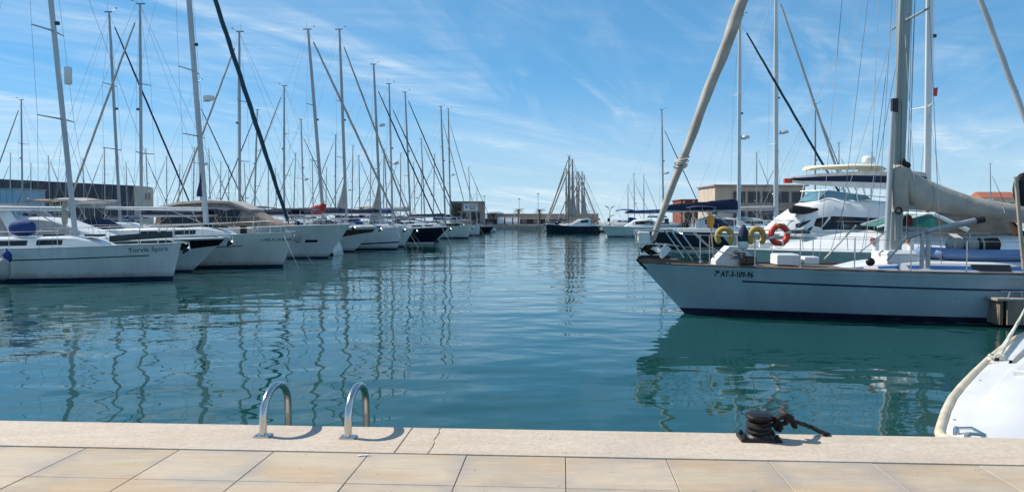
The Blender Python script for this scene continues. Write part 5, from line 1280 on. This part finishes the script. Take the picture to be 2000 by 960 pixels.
for a in (0.5, 2.4): MB().lathe([(0.012, 0), (0.012, 0.004), (0.003, 0.005)], 8, (-a, -hb(a) * 0.82, SZ(a) + 0.034)).build('deck_screw', 'steel', e_)
MB().bbox((-2.2, 0, SZ(2) + 0.225), (0.5, 0.42, 0.05), 0.015).build('hatch', 'runabout_white', e_)
kw = W(e_, kn); rw_ = empty('dock_line', kw, 0, 'white dock lines from the launch up to the wooden pontoon', 'rope')
tgt = Vector((fp.location.x + 0.8, fp.location.y + 0.2, zt_ + 0.3)) - kw
for k in range(3): MB().tube(rope_pts([Vector((0.02 * k, 0, 0.03)), tgt * 0.5 + Vector((0.02 * k, 0, -0.05 + 0.03 * k)), tgt + Vector((0.12 * k, 0, 0.12 * k))], 26), 0.017, 9, twist=lambda i, a: 1 + 0.16 * math.sin(3 * a + i * 0.9)).build('strand', 'rope_white', rw_)
MB().tube([Vector((math.cos(a) * 0.08, math.sin(a) * 0.06, 0.03 * math.sin(a * 1.7) + 0.01)) for a in [i * 0.5 for i in range(50)]], 0.015, 6).build('hitch', 'rope_white', rw_)

# ---- boats behind the big sailboat, right side
loc = Q(*[toQ(at(1490, 480, 26.0))[k] for k in (0, 1)]); loc.z = 0
S = [(-0.3, 0.3, 1.12, 0.15, 1.30), (-1.4, 0.95, 1.12, 0.35, 1.52), (-3.0, 1.5, 1.10, 0.5, 1.80), (-4.9, 1.75, 1.08, 0.65, 1.95), (-5.8, 1.78, 1.08, 0.9, 2.0), (-7.2, 1.8, 1.08, 1.35, 1.92), (-10.5, 1.8, 1.05, 1.5, 1.75), (-11.5, 1.8, 1.05, 1.5, 1.6)]
r6, h, cab = motorboat('motor_yacht', 'white express cruiser with green windscreen and orange-brown canopy behind the pale blue sailboat', loc, RR, 12.6, 4.0, (1.22, 1.12, 1.10), S, rake=1.0, rails=False)
occupy(r6, 12.6, 4.0)
# windscreen and canopy
wx = lambda px_: lp(r6, px_, 450, 0.8).x
x0, x1, x2, x3 = wx(1770), wx(1800), wx(1845), wx(1990); zt = lp(r6, 1800, 416, 0.8).z
def sect(x, w, z0, z1, k=1.0): return [Vector((x, w, z0)), Vector((x, w * 0.86 * k, z1 - 0.06)), Vector((x, w * 0.5 * k, z1)), Vector((x, -w * 0.5 * k, z1)), Vector((x, -w * 0.86 * k, z1 - 0.06)), Vector((x, -w, z0))]
MB().grid([[Vector((x0 + 0.9, 0.9, 1.95)), Vector((x0 + 1.1, 0, 1.98)), Vector((x0 + 0.9, -0.9, 1.95))], [Vector((x1, 1.15, zt - 0.04)), Vector((x1 + 0.12, 0, zt)), Vector((x1, -1.15, zt - 0.04))]]).build('windscreen', 'glass_green', r6)
for sd in (1, -1): MB().grid([[Vector((x0 + 0.9, sd * 0.92, 1.95)), Vector((x1, sd * 1.16, zt - 0.04))], [Vector((x2 - 0.2, sd * 1.52, 1.92)), Vector((x2 + 0.5, sd * 1.25, zt - 0.06))]]).build('side_window', 'glass_green', r6)
m = MB()
for sd in (1, -1): m.tube([(x0 + 0.95, sd * 0.93, 1.93), (x1, sd * 1.17, zt - 0.02), (x2 + 0.55, sd * 1.26, zt - 0.03)], 0.035, 7).tube([(x2 + 0.55, sd * 1.26, zt - 0.03), (x2 - 0.35, sd * 1.56, 1.85)], 0.07, 7)
m.tube([(x1, 1.17, zt - 0.02), (x1 + 0.12, 0, zt + 0.02), (x1, -1.17, zt - 0.02)], 0.035, 7); m.build('windscreen_frame', 'plastic_white', r6)
zc = lp(r6, 1975, 465, 0.8).z
cs = [(x2 + 0.5, 1.28, zt), (x2 - 0.8, 1.4, zt - 0.03), (x2 - 1.6, 1.45, zt - 0.2), (x3 + 0.1, 1.45, zc + 0.05)]
for sd in (1, -1):
    MB().grid([[Vector((x, sd * w, z)), Vector((x, sd * (w + 0.12), max(1.75, z - 0.62)))] for x, w, z in cs[:3]]).build('canopy_side', 'canvas_tan', r6)
    MB().grid([[Vector((x, sd * w, z)), Vector((x, sd * (w + 0.12), max(1.72, z - 0.62)))] for x, w, z in cs[2:]]).build('canopy_curtain', 'canvas_orange', r6)
MB().grid([[Vector((x, y * w, z + 0.06 * (1 - y * y))) for y in (-1, -0.5, 0, 0.5, 1)] for x, w, z in cs]).build('canopy_top', 'plastic_white', r6)
m = MB()
for sd in (1, -1): m.tube([(x, sd * (w + 0.02), z + 0.02) for x, w, z in cs], 0.03, 6)
m.build('canopy_edge', 'canvas_black', r6)
g = MB()
for sd in (1, -1):
    T = [0.0 + 0.5 * i / 12 for i in range(13)]; g.tube([h.pt(t, h.sheer(t), sd, -0.1) + Vector((0, 0, 0.62)) for t in T], 0.013, 5)
    for t in T[1::2]: p = h.pt(t, h.sheer(t), sd, -0.1); g.tube([p, p + Vector((0.05, 0, 0.62))], 0.012, 5)
g.build('bow_rail', 'steel', r6)
for k, (px_, dx) in enumerate(((1583, 0.5), (1690, 0.4))): p = lp(r6, px_, 472, 1.1); MB().bbox((p.x, 0.0, 1.78 if k == 0 else 1.96), (dx, 0.5, 0.12), 0.03).build('hatch', 'glass_dark', r6)

# tall-masted sailboat with bow to the right (mast at 1815)
pm_ = at(1812, 440, 30.5); u, v = toQ(pm_)
r7, h = sailboat('sailboat', 'white sailboat with navy-topped boom sail bag reaching left over the motor yachts', Q(u + 5.0, v), RL, L=12.5, B=3.5, fb=(1.25, 1.1, 1.05), detail=1, hood_on=False)
occupy(r7, 12.5, 3.5)
mx, zb, H, rk = mastfit(r7, 1812, 345, 1817, 0)
rig(r7, mx, 1.4, 15.6, 0.28, max(rk, 0.3), spread=((0.36, 1.0), (0.66, 0.8)), beam=3.5, bow=(0.35, 0, 1.3), stern=STERN(h), furl=0.10, furlmat='alu_pale', mastmat='mast_white', deckz=1.2)
rings = []; sec = [(0, 0), (0.8, 0.05), (1, 0.36), (0.8, 0.76), (0.25, 1.0), (-0.25, 1.0), (-0.8, 0.76), (-1, 0.36), (-0.8, 0.05)]
PR = [(1806, 338, 372), (1780, 335, 371), (1740, 336, 370), (1660, 336, 366), (1600, 340, 362), (1560, 344, 359), (1546, 346, 356)]
def rr(sel):
    out = []
    for px_, ya, yb in PR:
        t_ = lp(r7, px_, ya); b_ = lp(r7, px_, yb); hh_ = t_.z - b_.z; out.append([Vector((t_.x, a * 0.2, b_.z + c * hh_)) for a, c in sec])
    return out
RN = rr(0)
bo = MB().loft([[q for q in (r[0], r[1], r[2] * 1.0, Vector((r[2].x, 0, r[2].z)), r[7], r[8])] for r in RN]).build('boom', 'mast_white', r7)
MB().loft([[r[2] + Vector((0, 0.012, -0.0)), r[3] + Vector((0, 0.03, 0)), r[3] + Vector((0, 0, 0.01)), r[6] + Vector((0, 0, 0.01)), r[6] - Vector((0, 0.03, 0)), r[7] - Vector((0, 0.012, 0))] for r in RN]).build('sail_bag', 'canvas_navy', bo)
MB().loft([[r[3] + Vector((0, 0.0, 0.012)), r[4] + Vector((0, 0, 0.02)), r[5] + Vector((0, 0, 0.02)), r[6] + Vector((0, 0, 0.012))] for r in RN]).build('stowed_sail', 'canvas_grey', bo)
p = lp(r7, 1539, 353); MB().box(p, (0.3, 0.22, 0.18)).build('boom_end', 'ring_red', bo)
fl = MB().grid([[lp(r7, 1822 + 5 * i, 170 + (2 * i if i < 2 else 0), 0.6 + 0.03 * (i % 2)), lp(r7, 1822 + 4 * i, 188, 0.6 + 0.04 * ((i + 1) % 2))] for i in range(3)]).build('pennant', 'flag_red', r7)

# flybridge yacht
loc = Q(*toQ(at(1462, 470, 36.0))); loc.z = 0
zf = lambda py: zheight(py, 35.0)
S = [(-0.6, 0.9, 1.5, 0.5, 1.6), (-1.5, 1.5, 1.45, 1.1, 2.35), (-2.4, 1.7, 1.4, 1.35, 2.95), (-3.1, 1.75, 1.4, 1.45, 3.2), (-6.2, 1.75, 1.4, 1.45, 2.95), (-7.4, 1.75, 1.4, 1.5, 2.7), (-8.6, 1.7, 1.4, 1.5, 2.3)]
r4, h, cab = motorboat('motor_yacht', 'white flybridge motor yacht with cream hard top and folded dark awning', loc, RR, 12.5, 3.9, (1.6, 1.45, 1.3), S, rake=1.3)
occupy(r4, 12.5, 3.9)
lofty_win(S, -1.7, -5.8, 0.20, 0.52, 0.012).build('side_window', 'glass_dark', cab)
MB().grid([[Vector((-2.3, y * 1.2, 3.0)) + Vector((-0.35 * y * y, 0, 0)), Vector((-2.75, y * 1.2, zf(372))) + Vector((-0.35 * y * y, 0, 0))] for y in (-1, -0.5, 0, 0.5, 1)]).build('flybridge_screen', 'glass_blue', r4)
for sd in (1, -1): MB().grid([[Vector((-2.65, sd * 1.2, 3.0)), Vector((-3.1, sd * 1.2, zf(372)))], [Vector((-4.9, sd * 1.45, 3.05)), Vector((-4.7, sd * 1.42, zf(383)))]]).build('flybridge_side_screen', 'glass_blue', r4)
m = MB()
for sd in (1, -1): m.tube([(-2.3, 0, zf(372)), (-3.1, sd * 1.2, zf(372)), (-4.7, sd * 1.42, zf(383)), (-6.0, sd * 1.45, zf(388))], 0.02, 5)
m.build('flybridge_rail', 'steel', r4)
hx0 = lp(r4, 1577, 330).x; hx1 = lp(r4, 1712, 325).x; zz0 = zf(327)
MB().loft([[Vector((x, y * w, z + dz)) for y, dz in ((-1, 0), (-0.6, 0.10), (0, 0.14), (0.6, 0.10), (1, 0), (0.6, -0.03), (-0.6, -0.03))] for x, w, z in ((hx0 + 0.05, 0.7, zz0 - 0.02), (hx0 - 0.3, 1.2, zz0 + 0.0), ((hx0 + hx1) / 2, 1.45, zz0 + 0.04), (hx1 + 0.3, 1.4, zz0 + 0.02), (hx1, 1.2, zz0 - 0.12))]).build('hard_top', 'canvas_cream', r4)
m = MB()
for sd in (1, -1):
    m.tube([(hx0 - 0.3, sd * 1.1, zz0), (hx0 - 0.1, sd * 1.3, 3.0)], 0.025, 6).tube([((hx0 + hx1) / 2, sd * 1.35, zz0), ((hx0 + hx1) / 2 - 0.2, sd * 1.45, 2.95)], 0.025, 6).tube([(hx1 + 0.3, sd * 1.3, zz0), (hx1 - 0.2, sd * 1.5, 2.75)], 0.05, 6)
m.build('hard_top_posts', 'plastic_white', r4)
p = lp(r4, 1696, 312); MB().lathe([(0.24, -0.12), (0.27, -0.06), (0.27, 0.08), (0.2, 0.16), (0.03, 0.18)], 14, (p.x, 0, p.z)).build('radar_dome', 'plastic_white', r4)
a = lp(r4, 1541, 408, 1.3); b = lp(r4, 1628, 408, 1.3)
MB().tube([a, a + (b - a) * 0.05, a + (b - a) * 0.3 + Vector((0, 0, -0.05)), a + (b - a) * 0.5 + Vector((0, 0, -0.08)), a + (b - a) * 0.9, b], [0.1, 0.2, 0.19, 0.17, 0.2, 0.1], 10).build('folded_awning', 'canvas_black', r4)
MB().tube([lp(r4, 1616, 392, 1.3), lp(r4, 1582, 424, 1.35)], 0.05, 6).build('awning_bow', 'plastic_white', r4)
m = MB()
for pa, ya, pb, yb in ((1575, 425, 1545, 455), (1610, 420, 1550, 460), (1620, 415, 1660, 445)): m.tube([lp(r4, pa, ya, 1.4), lp(r4, pb, yb, 1.6)], 0.016, 5)
m.build('awning_frame', 'steel', r4)

# navy-hulled sailboat, stern to the left
loc = at(1283, 470, 56); u, v = toQ(loc); L3 = 12.8
r3, h = sailboat('sailboat', 'navy-hulled sailboat with white deck edge and navy boom cover behind the bow pulpit', Q(u + L3 + 0.4, v), RL, L=L3, B=3.7, fb=(1.5, 1.3, 1.35), hullm='navy_gloss', boot='paint_white', srake=-1.2, rake=1.0, hood='canvas_navy', detail=2, bimini='canvas_navy')
occupy(r3, L3 + 1, 3.7)
mx, zb, H, rk = mastfit(r3, 1443, 415, 1448, 32)
rig(r3, mx, 1.4, H, 0.27, max(0.2, rk), spread=((0.36, 1.1), (0.64, 0.9)), beam=3.7, bow=BOWM(h), stern=(h.x(1, 1.3), 0, 1.4), furl=0.085, furlmat='canvas_teal', boom=(5.1, zheight(411, 56), -0.05), cover=0.85, covermat='canvas_navy', mastmat='mast_white', deckz=1.3, fore_frac=0.97)
p = lp(r3, 1446, 268); radome(r3, p + Vector((0.35, 0, 0)), 0.3, p)
u5, v5 = toQ(at(1515, 440, 61.5))
r5, h = sailboat('sailboat', 'white sailboat whose tall pale mast stands between the flybridge yacht and cream building', Q(u5 + 5.4, v5), RL, L=13.0, B=3.9, fb=(1.4, 1.2, 1.2), detail=1)
occupy(r5, 13.0, 3.9)
mx, zb, H, rk = mastfit(r5, 1516, 415, 1530, 0)
rig(r5, mx, 1.4, 20.0, 0.36, 0.6, spread=((0.36, 1.2), (0.64, 1.0)), beam=3.9, bow=BOWM(h), stern=STERN(h), furl=0.10, furlmat='alu_pale', boom=(5.2, zheight(409, 61.5), 0), cover=0.3, covermat='canvas_grey', mastmat='mast_white', deckz=1.3)
p = lp(r5, 1521, 258); radome(r5, p + Vector((0.4, 0, 0)), 0.36, p)

# two more cruisers behind the navy sailboat
for px_, Y_, rz_, L_m, lab, cv in ((1345, 76.0, RL, 11.0, 'white cabin cruiser with navy awning in front of the red building', 'canvas_navy'), (1395, 90.0, RL, 12.0, 'white cabin cruiser with blue awning in front of the cream building', 'canvas_blue')):
    u_, v_ = toQ(at(px_, 440, Y_)); S = [(-2.2, 0.5, 1.4, 0.4, 1.5), (-3.8, 1.3, 1.4, 0.9, 2.3), (-6.2, 1.4, 1.35, 1.0, 2.6), (-7.4, 1.4, 1.3, 1.1, 2.2)]
    mc, h, cab = motorboat('motor_cruiser', lab, Q(u_ + L_m * 0.75, v_), rz_, L_m, 3.5, (1.6, 1.4, 1.3), S, rake=1.1, cat='motor cruiser')
    occupy(mc, L_m, 3.5); lofty_win(S, -3.8, -6.9, 0.4, 0.82, 0.012).build('side_window', 'glass_dark', cab)
    MB().loft([[Vector((x, y, z + dz)) for y, dz in ((-1.5, 0), (-0.8, 0.12), (0.8, 0.12), (1.5, 0), (0.8, 0.06), (-0.8, 0.06))] for x, z in ((-6.4, 2.95), (-8.0, 3.05), (-9.8, 2.9))]).build('awning', cv, mc)
    for sd in (1, -1): MB().tube([(-6.5, sd * 1.45, 2.95), (-7.6, sd * 1.55, 1.4), (-9.6, sd * 1.45, 2.9)], 0.02, 5).build('awning_frame', 'steel', mc)
    MB().box((-6.0, 0, 2.95), (0.5, 2.2, 0.5)).build('spray_screen', 'glass_dark', mc); MB().ellipsoid((-8.9, -1.2, 1.6), (0.5, 0.35, 0.4), 8, 5).build('cover_bundle', 'canvas_black', mc)

# small white cruiser beside the channel on the right
loc = onz(1187, 462, 0); S = [(-2.0, 0.5, 1.2, 0.4, 1.3), (-3.4, 1.2, 1.2, 0.8, 2.2), (-5.4, 1.25, 1.15, 0.95, 2.35), (-6.2, 1.2, 1.15, 1.0, 1.9)]
r8, h, cab = motorboat('motor_cruiser', 'small white cruiser moored beside the channel right of the dark-hulled boat', loc, RR, 8.8, 3.0, (1.45, 1.25, 1.15), S, rake=0.9, cat='motor cruiser')
occupy(r8, 8.8, 3.0); lofty_win(S, -3.2, -5.8, 0.4, 0.8, 0.012).build('side_window', 'glass_dark', cab)
MB().loft([[Vector((x, y, z)) for y, z in ((-1.1, 2.5), (0, 2.75), (1.1, 2.5), (0, 2.6))] for x in (-5.2, -6.4, -7.6)]).build('awning', 'canvas_teal', r8)

# dark-hulled motor sailer in mid channel
loc = onz(1066, 455, 0)
ds, h = sailboat('motor_sailer', 'dark-hulled motor sailer with white wheelhouse moored across the channel end', Q(toQ(loc)[0] + 0.2, toQ(loc)[1]), RR, L=8.9, B=3.0, fb=(1.55, 1.15, 1.2), hullm='navy_gloss', boot='antifoul', rake=0.25, hood_on=False, wins=False, cab=(0.25, 0.5, 0.6, 0.3), detail=1, cat='boat')
occupy(ds, 9, 3.0)
S = [(-4.0, 1.0, 1.2, 0.8, 1.5), (-5.2, 1.1, 1.2, 0.9, 2.35), (-7.0, 1.1, 1.2, 0.95, 2.5), (-7.3, 1.1, 1.2, 0.95, 2.3)]
cab = lofty(S).build('wheelhouse', 'gelcoat', ds); lofty_win(S, -5.6, -6.9, 0.45, 0.8, 0.012).build('window', 'glass_dark', cab)
mx = lp(ds, 1110, 420).x; rig(ds, mx, 1.4, zheight(305, loc.y), 0.28, 0.5, beam=3.0, bow=(0.1, 0, 1.6), stern=(-8.7, 0, 1.3), furl=0.12, furlmat='canvas_grey', mastmat='mast_wood', deckz=1.2, wire_r=0.025, boom=(3.2, 2.7, 0), cover=0.5, covermat='canvas_tan', bag=(2.6, 4.5, 'canvas_grey'))

# ------------------------------------------------------------------ the many other moored sailboats: two proto hulls copied, each with its own mast place
def proto(kind):
    hm = ('hull_white', 'gelcoat_grey', 'navy_gloss')[kind]; cv = ('canvas_navy', 'canvas_blue', 'canvas_grey')[kind]
    root, h = sailboat('sailboat', None, (0, 0, 0), 0, L=10.5, B=3.4, fb=(1.3, 1.08, 1.0), hullm=hm, detail=1, lines=False, bimini=('canvas_navy', 'canvas_blue', 'canvas_tan')[kind], hood=cv, stripe=(0.3, 0.25, 0.1, 'stripe_navy') if kind != 2 else None, cat=None)
    rig(root, -4.1, 1.35, 14.0, 0.19, (0.5, 1.2, 2.2)[kind], beam=3.4, bow=BOWM(h), stern=STERN(h), furl=(0.06, 0.05, 0.055)[kind], furlmat=('canvas_grey', 'canvas_teal', 'canvas_navy')[kind], boom=(4.2, 2.5, 0), cover=0.42, covermat=cv, deckz=1.1, wire_r=0.008,
        mastmat=('alu', 'alu_pale', 'alu')[kind], spread=((0.45, 0.95),) if kind == 1 else ((0.36, 0.95), (0.66, 0.75)), fore_frac=(0.97, 0.86, 0.98)[kind])
    if kind == 1: radome(root, Vector((-3.75, 0, 7.0)), 0.27, Vector((-4.1, 0, 7.0)))
    return root
def old_proto():
    root, h = sailboat('sailboat', None, (0, 0, 0), 0, L=10.5, B=3.4, fb=(1.3, 1.08, 1.0), hullm='navy_gloss', detail=1, hood='canvas_tan', cat=None)
    rig(root, -4.1, 1.35, 14.0, 0.30, 0.4, beam=3.4, bow=BOWM(h), stern=STERN(h), furl=0.15, furlmat='canvas_beige', boom=(4.2, 2.5, 0), cover=0.6, covermat='canvas_tan', deckz=1.1, wire_r=0.02, mastmat='mast_wood', bag=(2.6, 7.5, 'canvas_grey'))
    return root
PRO = [proto(0), proto(1), proto(2), old_proto()]; used = [False] * 4
def free(u, v, sgn, k):
    a, b = u + sgn * (4.1 + 1.1) * k, u - sgn * (10.9 - 4.1) * k; lo, hi = min(a, b), max(a, b)
    r = (lo, hi, v - 1.75 * k, v + 1.75 * k)
    for o in OCC:
        if r[0] < o[1] and o[0] < r[1] and r[2] < o[3] and o[2] < r[3]: return None
    return r
LEFT = [(44, 197, 'L'), (235, 28, 'L'), (276, 13, 'L'), (394, 162, 'L'), (468, 66, 'L'), (496, 216, 'L'), (555, 170, 'L'), (594, 234, 'L'), (655, 265, 'L'), (767, 166, 'L'), (802, 182, 'L'), (830, 272, 'R'),
        (98, 305, 'R'), (128, 334, 'L'), (205, 290, 'L'), (290, 291, 'R'), (326, 306, 'L'), (376, 290, 'L'), (411, 292, 'R'), (430, 317, 'L'), (447, 322, 'L'), (481, 320, 'R'), (524, 312, 'L'), (573, 300, 'L'), (612, 310, 'R'), (687, 285, 'L'), (703, 305, 'R'),
        (722, 318, 'L'), (749, 300, 'L'), (757, 292, 'R'), (782, 300, 'L'), (811, 318, 'R'), (823, 331, 'L'), (846, 303, 'L'), (856, 320, 'R'), (920, 328, 'L'), (931, 368, 'L'), (20, 300, 'L'), (165, 310, 'R'), (60, 320, 'L'), (249, 318, 'R'), (348, 322, 'L'), (540, 330, 'R'), (636, 328, 'L')]
MID = [(1105, 330, 'R'), (1117, 312, 'L'), (1121, 336, 'R'), (1126, 336, 'L'), (1131, 337, 'R'), (1136, 336, 'L'), (1114, 340, 'R'), (1140, 342, 'L')]
RFAR = [(1227, 361, 'R'), (1240, 340, 'R'), (1258, 343, 'R'), (1296, 216, 'R')]
RIGHT = [(1592, 205, 'R'), (1515, 297, 'L'), (1478, 300, 'R'), (1640, 280, 'R'), (1700, 300, 'L'), (1935, 320, 'R')]
ORD = ['first', 'second', 'third', 'fourth', 'fifth', 'sixth', 'seventh', 'eighth', 'ninth', 'tenth']
def ordinal(n):
    if n <= 10: return ORD[n - 1]
    return str(n) + ('th' if 10 < n % 100 < 14 else {1: 'st', 2: 'nd', 3: 'rd'}.get(n % 10, 'th'))
placed = []
def place(lst, kindf, umin, umax, zmin, zmax, hs, group, lab):
    order = sorted(range(len(lst)), key=lambda i: lst[i][1])
    for i in order:
        px_, ytop, dr = lst[i]; best = None
        for Hm in hs:
            Y = (Hm - CAMH) * FPX / (430 - ytop); 
            if not (zmin <= Y <= zmax): continue
            for sgn in ((1, -1) if dr == 'R' else (-1, 1)):
                p = at(px_, 425, Y); u, v = toQ(p); k = Hm / 14.0; r = free(u, v, sgn, k)
                if r is None: continue
                if r[1] > umax(v) or r[0] < umin(v): continue
                best = (u, v, sgn, k, r); break
            if best: break
        if not best: print('no room for mast', px_, ytop); continue
        u, v, sgn, k, r = best; OCC.append(r); kd = kindf(i)
        o = PRO[kd] if not used[kd] else copy_tree(PRO[kd]); used[kd] = True
        o.location = Q(u + sgn * 4.1 * k, v, 0); o.rotation_euler = (0, 0, RL if sgn > 0 else RR); o.scale = (k, k, k)
        n = 1 + sum(1 for q in lst if q[0] < px_)
        tag(o, lab(n, kd), 'sailboat', group); placed.append(o)
HS = [14, 13.5, 14.5, 13, 15, 12.5, 15.5, 12, 16, 11.5, 16.5, 11, 17, 10.5, 10, 9.5, 18, 9, 8.5, 8, 19, 20, 7.5, 7, 6.5]
KN = ('white', 'pale grey', 'navy', 'wooden-masted dark')
place(LEFT, lambda i: 2 if i in (1, 10) else (0, 1, 0, 1, 0, 2)[i % 6], lambda v: -400, lambda v: -11.2, 33, 148, HS, 'sailboats crowded behind the left row', lambda n, k: '%s sailboat whose mast is %s from the left among the background masts at left' % (KN[k], ordinal(n)))
place(MID, lambda i: (3, 3, 0, 3)[i % 4], lambda v: -6, lambda v: 40, 134, 193, HS, 'sailboats moored behind the dark motor sailer', lambda n, k: '%s sailboat behind the dark motor sailer, %s mast from the left' % (KN[k], ordinal(n)))
place(RFAR, lambda i: (0, 1, 0, 1)[i % 4], lambda v: 0.02 * v, lambda v: 60, 106, 146, HS + [24], 'sailboats beyond the small white cruiser', lambda n, k: '%s sailboat beyond the small white cruiser, %s mast from the left' % (KN[k], ordinal(n)))
place(RIGHT, lambda i: (0, 1, 0, 1)[i % 4], lambda v: 0.10 * v, lambda v: 200, 60, 117, HS, 'sailboats behind the right-hand yachts', lambda n, k: '%s sailboat behind the right-hand yachts, %s background mast from the left' % (KN[k], ordinal(n)))
for k in range(4):
    if not used[k]:
        for ch in list(PRO[k].children_recursive): bpy.data.objects.remove(ch)
        bpy.data.objects.remove(PRO[k])
# pontoons the rows are moored to
def jetty(name, u0, u1, v0, v1, z=0.45):
    o = MB().box(((u0 + u1) / 2, (v0 + v1) / 2, z - 0.2), (u1 - u0, v1 - v0, 0.4)).build(name, 'wood_pale', angle=0); o.rotation_euler = (0, 0, -QA); return tag(o, kind='structure')
